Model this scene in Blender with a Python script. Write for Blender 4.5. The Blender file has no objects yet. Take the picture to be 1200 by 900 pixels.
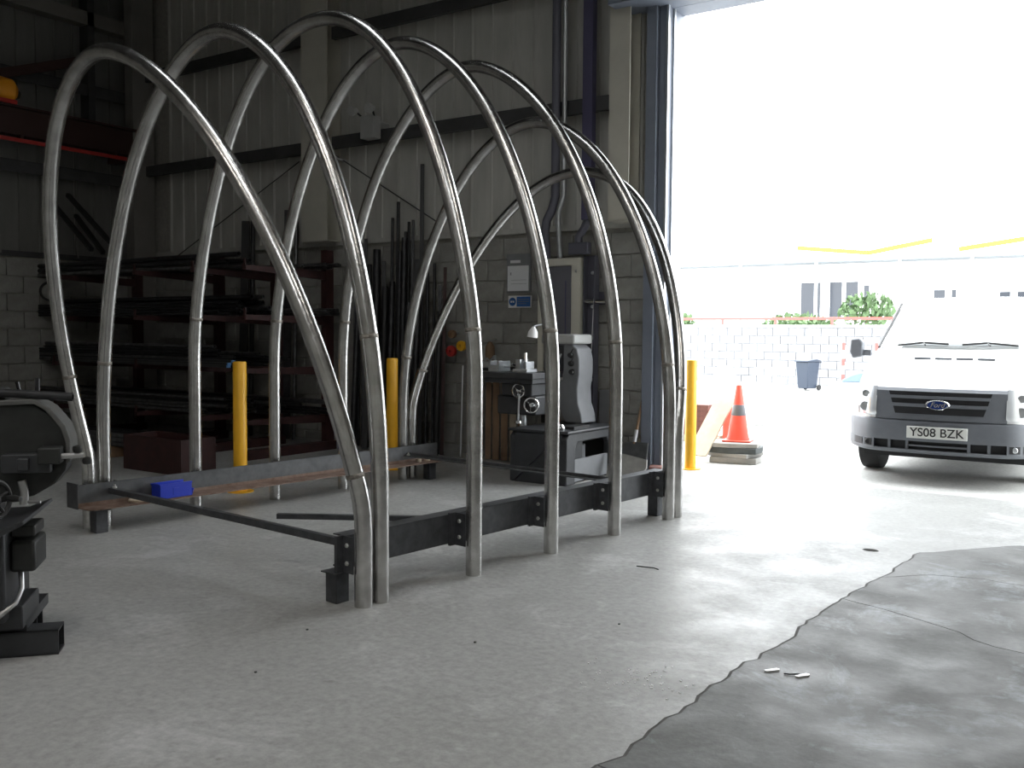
import bpy, bmesh, math, random
from mathutils import Vector, Matrix
R = math.radians
PI = math.pi
random.seed(7)
sc = bpy.context.scene
COL = sc.collection

# ------------------------------------------------------------------ camera, world, light, exposure
cam_d = bpy.data.cameras.new('camera')
cam_d.sensor_width = 36.0
cam_d.lens = 33.08
cam_d.clip_end = 500
cam = bpy.data.objects.new('camera', cam_d)
COL.objects.link(cam)
cam.matrix_world = (Matrix.Translation((0, 0, 1.36)) @ Matrix.Rotation(R(33.86), 4, 'Z')
                    @ Matrix.Rotation(PI / 2 - 0.0534, 4, 'X') @ Matrix.Rotation(0.0077, 4, 'Z'))
sc.camera = cam

SKY = 6.8
w = bpy.data.worlds.new('world'); sc.world = w; w.use_nodes = True
wb = w.node_tree.nodes['Background']
wb.inputs['Color'].default_value = (0.93, 0.97, 1.0, 1)
wb.inputs['Strength'].default_value = SKY

sc.view_settings.view_transform = 'Standard'
sc.view_settings.look = 'None'
sc.view_settings.gamma = 1.0
sc.view_settings.use_curve_mapping = False
sc.view_settings.exposure = 0.45
try:
    sc.cycles.max_bounces = 8; sc.cycles.diffuse_bounces = 5; sc.cycles.glossy_bounces = 5
except Exception:
    pass

# ------------------------------------------------------------------ materials
def mat(name, col, rough=.6, metal=0., spec=.5, noise=0., nscale=8., col2=None, bump=0., bscale=40.,
        stretch=None, detail=6., coat=0.):
    m = bpy.data.materials.new(name); m.use_nodes = True
    nt = m.node_tree; b = nt.nodes['Principled BSDF']
    b.inputs['Base Color'].default_value = (*col, 1)
    b.inputs['Roughness'].default_value = rough
    b.inputs['Metallic'].default_value = metal
    b.inputs['Specular IOR Level'].default_value = spec
    if coat: b.inputs['Coat Weight'].default_value = coat
    if noise or col2 or bump:
        tc = nt.nodes.new('ShaderNodeTexCoord'); mp = nt.nodes.new('ShaderNodeMapping')
        nt.links.new(tc.outputs['Object'], mp.inputs['Vector'])
        if stretch: mp.inputs['Scale'].default_value = stretch
    if noise or col2:
        n = nt.nodes.new('ShaderNodeTexNoise'); n.inputs['Scale'].default_value = nscale
        n.inputs['Detail'].default_value = detail; n.inputs['Roughness'].default_value = .62
        nt.links.new(mp.outputs['Vector'], n.inputs['Vector'])
        r = nt.nodes.new('ShaderNodeValToRGB')
        c2 = col2 if col2 else tuple(max(0, c * (1 - noise)) for c in col)
        r.color_ramp.elements[0].position = .36; r.color_ramp.elements[1].position = .66
        r.color_ramp.elements[0].color = (*c2, 1); r.color_ramp.elements[1].color = (*col, 1)
        nt.links.new(n.outputs['Fac'], r.inputs['Fac'])
        nt.links.new(r.outputs['Color'], b.inputs['Base Color'])
    if bump:
        n2 = nt.nodes.new('ShaderNodeTexNoise'); n2.inputs['Scale'].default_value = bscale
        n2.inputs['Detail'].default_value = 5
        nt.links.new(mp.outputs['Vector'], n2.inputs['Vector'])
        bp = nt.nodes.new('ShaderNodeBump'); bp.inputs['Strength'].default_value = bump
        bp.inputs['Distance'].default_value = .01
        nt.links.new(n2.outputs['Fac'], bp.inputs['Height'])
        nt.links.new(bp.outputs['Normal'], b.inputs['Normal'])
    return m

def concrete(name, base, dark, light, pale_amt, rough, big=.55, spec=.25):
    m = bpy.data.materials.new(name); m.use_nodes = True
    nt = m.node_tree; b = nt.nodes['Principled BSDF']; N = nt.nodes.new; L = nt.links.new
    b.inputs['Specular IOR Level'].default_value = spec
    tc = N('ShaderNodeTexCoord')
    def noise(s, d=8, rg=.6, dist=0.):
        n = N('ShaderNodeTexNoise'); n.inputs['Scale'].default_value = s; n.inputs['Detail'].default_value = d
        n.inputs['Roughness'].default_value = rg; n.inputs['Distortion'].default_value = dist
        L(tc.outputs['Object'], n.inputs['Vector']); return n
    def ramp(src, p0, p1, c0, c1):
        r = N('ShaderNodeValToRGB'); e = r.color_ramp.elements
        e[0].position = p0; e[1].position = p1; e[0].color = (*c0, 1); e[1].color = (*c1, 1)
        L(src, r.inputs['Fac']); return r
    def mix(f, a, c, mode='MIX'):
        x = N('ShaderNodeMix'); x.data_type = 'RGBA'; x.blend_type = mode
        if isinstance(f, float): x.inputs[0].default_value = f
        else: L(f, x.inputs[0])
        L(a, x.inputs[6]); L(c, x.inputs[7]); return x.outputs[2]
    big_n = noise(big, 8, .62, .4)
    c = ramp(big_n.outputs['Fac'], .35, .62, dark, base).outputs['Color']
    pale = ramp(noise(1.7, 12, .74, .5).outputs['Fac'], .53, .63, (0, 0, 0), (pale_amt,) * 3)
    lc = N('ShaderNodeRGB'); lc.outputs[0].default_value = (*light, 1)
    c = mix(pale.outputs['Color'], c, lc.outputs[0])
    fine = ramp(noise(26, 6, .7).outputs['Fac'], .3, .7, (.74, .74, .74), (1.12, 1.12, 1.12))
    c = mix(1., c, fine.outputs['Color'], 'MULTIPLY')
    spots = ramp(noise(9, 4, .5).outputs['Fac'], .70, .74, (1, 1, 1), (.78, .77, .75))
    c = mix(1., c, spots.outputs['Color'], 'MULTIPLY')
    L(c, b.inputs['Base Color'])
    rr = ramp(noise(2.2, 6, .6).outputs['Fac'], .35, .7, (rough - .1,) * 3, (rough + .12,) * 3)
    L(rr.outputs['Color'], b.inputs['Roughness'])
    bp = N('ShaderNodeBump'); bp.inputs['Strength'].default_value = .25; bp.inputs['Distance'].default_value = .01
    L(noise(14, 8, .7).outputs['Fac'], bp.inputs['Height']); L(bp.outputs['Normal'], b.inputs['Normal'])
    return m

M = {}
M['floor'] = concrete('floor_concrete', (.37, .37, .36), (.285, .285, .272), (.45, .45, .445), .78, .5, .14)
M['old_slab'] = concrete('old_concrete', (.125, .127, .120), (.085, .086, .080), (.23, .25, .262), .88, .6, .03)
M['dirt'] = mat('crack_dirt', (.075, .072, .066), .95, noise=.4, nscale=20)
M['yard'] = concrete('yard_concrete', (.50, .50, .48), (.42, .42, .40), (.6, .6, .58), .5, .7)
M['block'] = mat('concrete_block', (.33, .325, .30), .9, noise=.25, nscale=7, bump=.5, bscale=60)
M['mortar'] = mat('mortar', (.40, .385, .35), .95, noise=.2, nscale=20)
M['cladding'] = mat('wall_cladding', (.50, .495, .46), .55, noise=.18, nscale=2.2, stretch=(3, 3, .5))
M['cladding_shaded'] = mat('end_cladding_shade', (.17, .168, .155), .6, noise=.18, nscale=2.2, stretch=(3, 3, .5))  # wall cladding darkened: the shade at the far end is in the colour
M['column_shaded'] = mat('end_column_shade', (.22, .21, .19), .6, noise=.12, nscale=3)  # column paint with the corner's shade put into its colour
M['column_paint'] = mat('column_paint', (.55, .53, .46), .6, noise=.12, nscale=3)
M['dark_rail'] = mat('dark_rail', (.055, .055, .055), .6, noise=.3, nscale=5)
M['ceiling'] = mat('ceiling_dark', (.05, .05, .05), .9)
M['door_frame'] = mat('door_frame_paint', (.21, .235, .29), .5, noise=.15, nscale=3)
M['galv'] = mat('galvanised', (.6, .62, .64), .35, .8, noise=.15, nscale=12)
M['steel'] = mat('brushed_steel_tube', (.70, .695, .68), .27, 1., noise=.35, nscale=7, col2=(.47, .46, .445), bump=.16, bscale=30, detail=8)
M['weld'] = mat('weld_steel', (.40, .37, .33), .45, 1., noise=.5, nscale=40, bump=.8, bscale=120)
M['black_steel'] = mat('mill_scale_steel', (.085, .088, .095), .48, .35, noise=.4, nscale=14, stretch=(1, 1, 1))
M['grey_steel'] = mat('grey_beam_steel', (.115, .118, .122), .5, .4, noise=.35, nscale=12)
M['rust'] = mat('rusty_steel', (.24, .17, .135), .75, .2, noise=.3, nscale=10, col2=(.13, .075, .05))
M['bolt'] = mat('bolt_zinc', (.6, .6, .58), .35, .9)
M['yellow'] = mat('safety_yellow', (.90, .47, .02), .45, noise=.10, nscale=6)
M['black'] = mat('black_paint', (.018, .018, .018), .5)
M['dark_tube'] = mat('dark_stock_steel', (.05, .05, .053), .38, .6, noise=.4, nscale=15)
M['stock'] = mat('stock_steel', (.20, .20, .205), .35, .8, noise=.4, nscale=15)
M['tube_end'] = mat('cut_tube_end', (.65, .66, .68), .3, .8)
M['blue_end'] = mat('blue_painted_end', (.12, .30, .60), .5)
M['oxide'] = mat('red_oxide_rack', (.045, .012, .011), .6, noise=.4, nscale=9)
M['red_paint'] = mat('red_paint', (.45, .03, .025), .5)
M['crane'] = mat('crane_brown', (.045, .018, .014), .7)
M['orange'] = mat('hoist_orange', (.85, .33, .02), .45)
M['timber'] = mat('timber', (.27, .17, .10), .75, noise=.3, nscale=6, stretch=(1, 1, .15), col2=(.16, .10, .06))
M['ply'] = mat('plywood', (.50, .42, .32), .8, noise=.2, nscale=5)
M['blue_plastic'] = mat('blue_plastic', (.012, .035, .42), .38)
M['machine_grey'] = mat('machine_grey', (.20, .205, .215), .42, noise=.15, nscale=6)
M['machine_light'] = mat('machine_light_grey', (.42, .42, .41), .4, noise=.1, nscale=6)
M['machine_dark'] = mat('machine_dark', (.040, .042, .046), .45, noise=.3, nscale=8)
M['casting'] = mat('old_green_casting', (.034, .036, .034), .5, .2, noise=.4, nscale=10)
M['chrome'] = mat('chrome', (.8, .8, .8), .14, 1.)
M['cabinet'] = mat('cabinet_beige', (.62, .60, .52), .5, noise=.06, nscale=5)
M['cabinet_door'] = mat('cabinet_dark_door', (.13, .13, .15), .35)
M['duct'] = mat('duct_dark', (.10, .10, .125), .5)
M['duct_violet'] = mat('trunking_violet', (.07, .065, .12), .5)
M['paper'] = mat('paper', (.72, .73, .75), .8)
M['sign_blue'] = mat('sign_blue', (.03, .12, .38), .5)
M['print_grey'] = mat('print_grey', (.32, .33, .35), .8)
M['white'] = mat('white_plastic', (.8, .8, .8), .4)
M['rubber'] = mat('rubber', (.018, .018, .019), .85)
M['van_white'] = mat('van_white', (.85, .86, .87), .25, coat=.5)
M['van_grey'] = mat('van_grey_plastic', (.13, .14, .158), .5, noise=.1, nscale=9)
M['van_slot'] = mat('van_slot_black', (.006, .006, .008), .6)
M['glass_washed'] = mat('windscreen_glass', (.60, .63, .65), .04, 0, spec=1., coat=1.)  # pale base colour stands in for the glass washed white by sky
M['lamp_glass'] = mat('lamp_glass', (.62, .64, .66), .1, .4, coat=1.)
M['ford_blue'] = mat('badge_blue', (.01, .03, .15), .25)
M['plate'] = mat('number_plate', (.70, .71, .68), .4)
M['cone'] = mat('cone_red', (.85, .09, .05), .5, noise=.12, nscale=6)
M['cone_band'] = mat('cone_band_grey', (.16, .16, .17), .4)
M['bin'] = mat('wheelie_bin', (.020, .030, .050), .5)
M['brick'] = mat('brick_brown', (.16, .065, .05), .85, noise=.35, nscale=12)
M['slate'] = mat('grey_slab', (.075, .085, .085), .7, noise=.3, nscale=9)
M['pale_slab'] = mat('pale_slab', (.36, .35, .33), .8, noise=.3, nscale=6)
M['render_wall'] = mat('white_render', (.68, .68, .67), .8)
M['yard_block'] = mat('yard_wall_block', (.24, .245, .26), .85, noise=.2, nscale=3)
M['red_rail'] = mat('yard_red_rail', (.42, .08, .07), .6)
M['yellow_beam'] = mat('gantry_yellow', (.50, .27, .02), .5)
M['leaf'] = mat('leaf', (.10, .17, .07), .7, noise=.4, nscale=3)
M['window_far'] = mat('far_window', (.02, .025, .035), .2)
M['tarp'] = mat('blue_grey_tarp', (.12, .17, .22), .6)
M['roof_grey'] = mat('roof_grey', (.20, .22, .24), .6)
M['bow_grey'] = mat('worn_grey_enamel', (.13, .13, .125), .5, noise=.3, nscale=12)
M['hose'] = mat('hose_steel', (.55, .55, .55), .3, .9)

# ------------------------------------------------------------------ mesh helpers
class MB:
    def __init__(s): s.v = []; s.f = []
    def add(s, vs, fs, T=None):
        k = len(s.v)
        s.v += [tuple(T @ Vector(v)) if T is not None else tuple(v) for v in vs]
        s.f += [tuple(i + k for i in f) for f in fs]
        return s
    def box(s, x0, x1, y0, y1, z0, z1, T=None):
        vs = [(x, y, z) for z in (z0, z1) for y in (y0, y1) for x in (x0, x1)]
        return s.add(vs, [(0, 2, 3, 1), (4, 5, 7, 6), (0, 1, 5, 4), (2, 6, 7, 3), (0, 4, 6, 2), (1, 3, 7, 5)], T)
    def prism(s, poly, a0, a1, axis='y', T=None):
        """poly of 2D points; extruded along axis. y: (x,z); x: (y,z); z: (x,y)"""
        n = len(poly)
        def p(q, a):
            return {'y': (q[0], a, q[1]), 'x': (a, q[0], q[1]), 'z': (q[0], q[1], a)}[axis]
        vs = [p(q, a0) for q in poly] + [p(q, a1) for q in poly]
        fs = [tuple(range(n))[::-1], tuple(range(n, 2 * n))] + [(i, (i + 1) % n, n + (i + 1) % n, n + i) for i in range(n)]
        return s.add(vs, fs, T)
    def lathe(s, prof, seg=16, T=None, cap=True):
        """prof: [(r,z)...] about local z"""
        n = len(prof); vs = []; fs = []
        for r, z in prof:
            for k in range(seg):
                a = 2 * PI * k / seg; vs.append((r * math.cos(a), r * math.sin(a), z))
        for i in range(n - 1):
            for k in range(seg):
                k2 = (k + 1) % seg
                fs.append((i * seg + k, i * seg + k2, (i + 1) * seg + k2, (i + 1) * seg + k))
        if cap:
            fs.append(tuple(range(seg))[::-1]); fs.append(tuple(range((n - 1) * seg, n * seg)))
        return s.add(vs, fs, T)
    def sweep(s, pts, r, seg=12, cap=True, T=None, hollow=0.):
        pts = [Vector(p) for p in pts]; n = len(pts)
        rs = r if isinstance(r, (list, tuple)) else [r] * n
        tang = []
        for i in range(n):
            a = pts[max(i - 1, 0)]; b = pts[min(i + 1, n - 1)]
            tang.append((b - a).normalized())
        up = Vector((0, 0, 1)) if abs(tang[0].z) < .9 else Vector((1, 0, 0))
        u = (up - tang[0] * up.dot(tang[0])).normalized()
        vs = []; fs = []
        for i in range(n):
            u = (u - tang[i] * u.dot(tang[i])).normalized(); v = tang[i].cross(u)
            for k in range(seg):
                a = 2 * PI * k / seg
                vs.append(tuple(pts[i] + (u * math.cos(a) + v * math.sin(a)) * rs[i]))
        for i in range(n - 1):
            for k in range(seg):
                k2 = (k + 1) % seg
                fs.append((i * seg + k, i * seg + k2, (i + 1) * seg + k2, (i + 1) * seg + k))
        if cap and not hollow:
            fs.append(tuple(range(seg))[::-1]); fs.append(tuple(range((n - 1) * seg, n * seg)))
        s.add(vs, fs, T)
        if hollow:                                 # open ended tube: wall thickness
            for e, sg in ((0, 1), (n - 1, -1)):
                base = pts[e]; d = tang[e] * sg
                vs2 = []; vs3 = []
                for k in range(seg):
                    o = Vector(vs[e * seg + k]) - base
                    vs2.append(tuple(base + o)); vs3.append(tuple(base + o * hollow))
                vs4 = [tuple(Vector(q) + d * rs[e] * 3) for q in vs3]
                fs2 = []
                for k in range(seg):
                    k2 = (k + 1) % seg
                    fs2.append((k, k2, seg + k2, seg + k)); fs2.append((seg + k, seg + k2, 2 * seg + k2, 2 * seg + k))
                fs2.append(tuple(range(2 * seg, 3 * seg)))
                s.add(vs2 + vs3 + vs4, fs2, T)
        return s
    def cyl(s, a, b, r, seg=12, T=None): return s.sweep([a, b], r, seg, T=T)
    def mesh(s, name, m, smooth=True):
        me = bpy.data.meshes.new(name)
        me.from_pydata(s.v, [], s.f)
        bm = bmesh.new(); bm.from_mesh(me)
        bmesh.ops.remove_doubles(bm, verts=bm.verts, dist=1e-5)
        bmesh.ops.recalc_face_normals(bm, faces=bm.faces)
        bm.to_mesh(me); bm.free()
        me.materials.append(m)
        if smooth:
            me.polygons.foreach_set('use_smooth', [True] * len(me.polygons))
            me.set_sharp_from_angle(angle=R(35))
        return me
    def build(s, name, m, parent=None, bev=0., loc=None, sub=0):
        me = s.mesh(name, m)
        o = bpy.data.objects.new(name, me); COL.objects.link(o)
        if parent is not None: o.parent = parent
        if loc: o.location = loc
        if bev:
            b = o.modifiers.new('bevel', 'BEVEL'); b.width = bev; b.segments = 2; b.limit_method = 'ANGLE'; b.angle_limit = R(40)
        if sub:
            b = o.modifiers.new('subsurf', 'SUBSURF'); b.levels = sub; b.render_levels = sub
        return o

def tag(o, label=None, cat=None, group=None, kind=None):
    if label: o['label'] = label
    if cat: o['category'] = cat
    if group: o['group'] = group
    if kind: o['kind'] = kind
    return o
def thing(name, label, cat, loc=(0, 0, 0), rz=0., group=None):
    o = bpy.data.objects.new(name, None); COL.objects.link(o)
    o.location = loc; o.rotation_euler = (0, 0, rz); o.empty_display_size = .1
    return tag(o, label, cat, group)
def struct(o): o['kind'] = 'structure'; return o
def inst(me, name, parent=None, loc=(0, 0, 0), rot=(0, 0, 0), scale=None):
    o = bpy.data.objects.new(name, me); COL.objects.link(o)
    if parent is not None: o.parent = parent
    o.location = loc; o.rotation_euler = rot
    if scale: o.scale = scale
    return o
def T_(x, y, z, rx=0., ry=0., rz=0.):
    return Matrix.Translation((x, y, z)) @ Matrix.Rotation(rz, 4, 'Z') @ Matrix.Rotation(ry, 4, 'Y') @ Matrix.Rotation(rx, 4, 'X')
def text_mesh(name, txt, size, m, parent, loc, rot, depth=.002, shear=0., bold=0.):
    c = bpy.data.curves.new(name, 'FONT'); c.body = txt; c.size = size; c.extrude = depth
    c.align_x = 'CENTER'; c.align_y = 'CENTER'; c.shear = shear; c.offset = bold
    o = bpy.data.objects.new(name + '_src', c); COL.objects.link(o)
    dg = bpy.context.evaluated_depsgraph_get()
    me = bpy.data.meshes.new_from_object(o.evaluated_get(dg))
    COL.objects.unlink(o); bpy.data.objects.remove(o)
    me.materials.clear(); me.materials.append(m)
    return inst(me, name, parent, loc, rot)

# ------------------------------------------------------------------ dimensions of the building
XL, XR = -12.28, 6.0          # end walls
YB, YF = 8.52, -7.0           # long wall with the door, wall behind the camera
ZC = 6.9
DX0, DX1, DZ = -3.87, -0.2, 4.50   # door opening
WT = .28
BL_TOP = 2.475

# ------------------------------------------------------------------ floor
fl = struct(MB().box(XL - .4, XR + .4, YF - .4, YB + WT, -.2, 0).build('floor', M['floor']))
yd = struct(MB().box(-60, 40, YB + WT, 90, -.2, -.002).build('ground', M['yard']))
edge = [(-1.384, 2.562), (-1.341, 2.672), (-1.36, 2.766), (-1.343, 3.161), (-1.327, 3.667), (-1.293, 3.959), (-1.261, 4.206),
        (-1.29, 4.352), (-1.252, 4.953), (-1.185, 5.526), (-1.122, 6.311)]
def jag(a, b, n, amp, seed):
    rr = random.Random(seed); out = []
    for i in range(n):
        t = i / n; d = Vector((b[0] - a[0], b[1] - a[1])); nn = Vector((-d.y, d.x)).normalized()
        q = Vector(a) + d * t + nn * (rr.uniform(-amp, amp) if i else 0)
        out.append((q.x, q.y))
    return out
def chain(pts, amp, seed, step=.08):
    out = []
    for i in range(len(pts) - 1):
        n = max(1, int((Vector(pts[i + 1]) - Vector(pts[i])).length / step))
        out += jag(pts[i], pts[i + 1], n, amp, seed + i)
    return out + [pts[-1]]
slab = thing('floor_slab', None, None); del_keys = None
slab['kind'] = 'structure'
def offs(poly, d):
    """shrink a chain polygon towards its centroid by d (keeps joints open)"""
    n = len(poly); out = []
    area = sum(poly[i][0] * poly[(i + 1) % n][1] - poly[(i + 1) % n][0] * poly[i][1] for i in range(n))
    sg = 1 if area > 0 else -1
    for i in range(n):
        a = Vector(poly[i - 1]); b = Vector(poly[i]); c = Vector(poly[(i + 1) % n])
        e1 = (b - a); e2 = (c - b)
        nn = Vector((-(e1.y), e1.x)).normalized() + Vector((-(e2.y), e2.x)).normalized()
        if nn.length < .3: nn = Vector((-(e1.y), e1.x))
        q = b + nn.normalized() * d * sg; out.append((q.x, q.y))
    return out
bot = chain([(-1.45, 1.0), (-1.40, 1.9), (-1.384, 2.56)], .012, 5)
c1 = chain([(-1.384, 2.56), (-1.25, 2.55), (-1.05, 2.42), (-.8, 2.38), (0.2, 2.0), (1.2, 1.8), (3.0, 1.6)], .02, 40)
e1 = chain(edge[0:9], .016, 11, .06)
c2 = chain([(-1.252, 4.953), (-1.0, 4.86), (-.75, 4.74), (-.5, 4.56), (-.1, 4.5), (1.0, 4.3), (3.0, 4.2)], .018, 60)
e2 = chain(edge[8:10], .014, 21, .06)
c3 = chain([(-1.185, 5.526), (-.95, 5.75), (-.7, 5.82), (-.35, 5.76), (.3, 5.9), (3.0, 5.9)], .018, 80)
e3 = chain([(-1.185, 5.526), (-1.122, 6.311), (-.95, 6.52), (-.623, 6.906), (-.2, 6.95), (1.0, 7.05), (3.0, 7.1)], .02, 90)
p0 = bot[:-1] + c1 + [(3.0, 1.0)]
p1 = e1[:-1] + c2 + c1[::-1]
p2 = e2[:-1] + c3 + c2[::-1]
p3 = e3 + c3[::-1]
def dedupe(p):
    out = []
    for q in p:
        if not out or (Vector(q) - Vector(out[-1])).length > .004: out.append(q)
    if (Vector(out[0]) - Vector(out[-1])).length < .004: out.pop()
    return out
outline = dedupe(bot[:-1] + e1[:-1] + e2[:-1] + e3 + [(3.0, 1.0)])
MB().prism(offs(outline, -.010), .0004, .0012, 'z').build('crack_bed', M['dirt'], slab)
for p in (p0, p1, p2, p3):
    MB().prism(offs(dedupe(p), .0032), .0008, .004, 'z').build('slab_piece', M['old_slab'], slab)

# ------------------------------------------------------------------ long wall (block below, cladding above)
wall = struct(MB().box(XL, DX0 - .08, YB + .02, YB + WT, 0, ZC).box(DX0 - .08, DX1, YB + .02, YB + WT, DZ + .05, ZC)
              .box(DX1, XR, YB + .02, YB + WT, 0, ZC).build('wall_back', M['mortar']))
bm_ = MB().box(-.2145, .2145, -.02, .03, -.109, .109).mesh('block', M['block'])
mod = bmesh.new(); mod.from_mesh(bm_)
bmesh.ops.bevel(mod, geom=[e for e in mod.edges if all(v.co.y < 0 for v in e.verts)], offset=.006, segments=1, affect='EDGES')
mod.to_mesh(bm_); mod.free()
half = MB().box(-.1, .1, -.02, .03, -.109, .109).mesh('block', M['block'])
course0 = .565 - 2 * .2285
def block_course(zc, row, hh=.2185):
    x = DX0 - .215
    first = True
    while x > XL + .1:
        L = .429
        if first and row % 2: L = .2
        first = False
        if x - L < XL + .02: L = x - XL - .02
        if L < .08: break
        o = inst(bm_ if L > .3 else half, 'block', wall, (x - L / 2, YB + .010 + random.uniform(-.0015, .0015), zc),
                 scale=(L / (.429 if L > .3 else .2), 1, hh / .2185))
        x -= L + .010
block_course(.052, 0, .096)
for r in range(10):
    block_course(course0 + .114 + r * .2285, r + 1)
# cladding panels with standing ribs
def cladding_mesh(width, h, ribs):
    prof = [(0, 0)]
    pitch = width / ribs
    for k in range(ribs):
        x = k * pitch
        d = .030 if k == 0 else .018
        prof += [(x + .012, 0), (x + .02, -d), (x + .036, -d), (x + .046, 0)]
    prof.append((width, 0))
    b = MB(); n = len(prof)
    vs = [(x, y, 0) for x, y in prof] + [(x, y, h) for x, y in prof]
    b.add(vs, [(i, i + 1, n + i + 1, n + i) for i in range(n - 1)])
    return b.mesh('cladding_panel', M['cladding'])
PW = 1.06
cm = cladding_mesh(PW - .006, ZC - BL_TOP - .01, 4)
x = DX0 - .30 - PW
while x > XL - .2:
    xx = max(x, XL + .02)
    inst(cm, 'cladding_panel', wall, (xx, YB - .012, BL_TOP + .01), scale=((x + PW - xx) / PW, 1, 1))
    x -= PW
MB().box(XL, DX0 - .28, YB - .045, YB + .01, BL_TOP - .045, BL_TOP + .012).build('flashing', M['cladding'], wall)
# columns standing in front of the wall
def column(x0, x1, name):
    c = MB().box(x0, x1, YB - .27, YB - .255, BL_TOP, ZC).box(x0, x1, YB - .27, YB - .03, BL_TOP - .01, BL_TOP + .005)
    c.box((x0 + x1) / 2 - .008, (x0 + x1) / 2 + .008, YB - .255, YB - .045, BL_TOP, ZC)
    c.box(x0, x1, YB - .045, YB - .033, BL_TOP, ZC)
    return struct(c.build(name, M['column_paint']))
column(-8.68, -8.24, 'trim_1')
column(-4.42, -4.20, 'trim_2')
# horizontal rails (sheeting rails) on the long wall
def zrail(x0, x1, z, name):
    r = MB()
    r.box(x0, x1, YB - .20, YB - .035, z + .11, z + .116)
    r.box(x0, x1, YB - .20, YB - .194, z - .02, z + .11)
    r.box(x0, x1, YB - .20, YB - .14, z - .026, z - .02)
    return struct(r.build(name, M['dark_rail']))
zrail(XL, -8.70, 3.58, 'trim_3'); zrail(-8.23, -4.43, 3.60, 'trim_4')
zrail(XL, -8.70, 4.90, 'trim_5'); zrail(-8.23, -4.43, 4.90, 'trim_6')
zrail(XL, -8.70, 6.20, 'trim_7'); zrail(-8.23, -4.43, 6.20, 'trim_8')
# diagonal bracing cable
struct(MB().cyl((-8.3, YB - .09, 3.53), (-6.70, YB - .09, 2.62), .008, 6).build('trim_9', M['dark_rail']))
struct(MB().cyl((-11.6, YB - .09, 2.30), (-8.9, YB - .09, 3.50), .008, 6).build('trim_10', M['dark_rail']))
# door surround
dp = MB().box(DX0 - .21, DX0 - .10, YB - .16, YB + .05, 0, DZ + .5)
dp.box(DX0 - .10, DX0 - .02, YB - .10, YB + WT + .02, 0, DZ + .5)
dp = struct(dp.build('door_1', M['door_frame'], bev=.004))
MB().box(DX0 - .02, DX0 + .0, YB - .12, YB - .09, 0, DZ).box(DX0 - .02, DX0 + .0, YB + .02, YB + .05, 0, DZ).build('guide_rail', M['galv'], dp)
MB().box(DX0 - .5, DX1 + .4, YB - .42, YB + .0, DZ, DZ + .62).build('shutter_box', M['door_frame'], dp, bev=.006)
MB().box(DX0 - .02, DX1 + .02, YB + .0, YB + WT, DZ, DZ + .1).build('lintel', M['door_frame'], dp)
MB().box(DX1, DX1 + .2, YB - .12, YB + .05, 0, DZ).build('door_post', M['door_frame'], dp)

# other walls and ceiling
wl = struct(MB().box(XL - .2, XL - .02, YF, YB + WT, 0, ZC).build('wall_left', M['mortar']))
struct(MB().box(XR, XR + .2, YF, YB + WT, 0, ZC).build('wall_right', M['cladding']))
# roof with open strips added out of view to light the tube crowns
struct(MB().box(XL, XR, YF - .2, YF, 0, ZC).build('wall_front', M['cladding']))
RL = [(-5.6, -2.4, 3.1, 3.7), (-1.2, 3.6, -3.2, -2.2)]
cb = MB()
cb.box(XL - .2, XR + .2, YF - .2, -3.2, ZC, ZC + .15).box(XL - .2, -1.2, -3.2, -2.2, ZC, ZC + .15).box(3.6, XR + .2, -3.2, -2.2, ZC, ZC + .15)
cb.box(XL - .2, XR + .2, -2.2, 3.1, ZC, ZC + .15).box(XL - .2, -5.6, 3.1, 3.7, ZC, ZC + .15).box(-2.4, XR + .2, 3.1, 3.7, ZC, ZC + .15)
cb.box(XL - .2, XR + .2, 3.7, YB + WT, ZC, ZC + .15)
struct(cb.build('ceiling', M['ceiling']))
y = YB - PW
cm_end = cm.copy(); cm_end.materials[0] = M['cladding_shaded']
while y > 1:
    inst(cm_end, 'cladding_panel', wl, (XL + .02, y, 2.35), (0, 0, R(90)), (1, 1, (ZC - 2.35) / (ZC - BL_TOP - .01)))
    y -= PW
for r in range(10):                            # block base of the end wall, only its far end is in view
    for k in range(8):
        inst(bm_, 'block', wl, (XL + .0, YB - .25 - k * .44 - (.22 if r % 2 else 0), .12 + r * .2285), (0, 0, R(90)))
MB().box(XL - .01, XL + .04, YF, YB, 2.32, 2.39).build('flashing', M['dark_rail'], wl)
def wrail(y0, y1, z, name, m='dark_rail', h=.16):
    r = MB().box(XL + .03, XL + .20, y0, y1, z + h - .006, z + h).box(XL + .19, XL + .20, y0, y1, z, z + h)
    return struct(r.build(name, M[m]))
wrail(1, YB - .2, 3.38, 'trim_11'); wrail(1, YB - .2, 4.55, 'trim_12')
struct(MB().box(XL + .05, XL + .22, 1, YB - .25, 5.50, 5.68).build('trim_13', M['column_shaded']))
struct(MB().box(XL + .22, XL + .40, YB - .40, YB - .06, 0, ZC).build('trim_14', M['column_shaded']))
struct(MB().box(XL + .03, XL + .22, YB - .95, YB - .85, 3.9, ZC).build('trim_15', M['dark_rail']))

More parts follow.
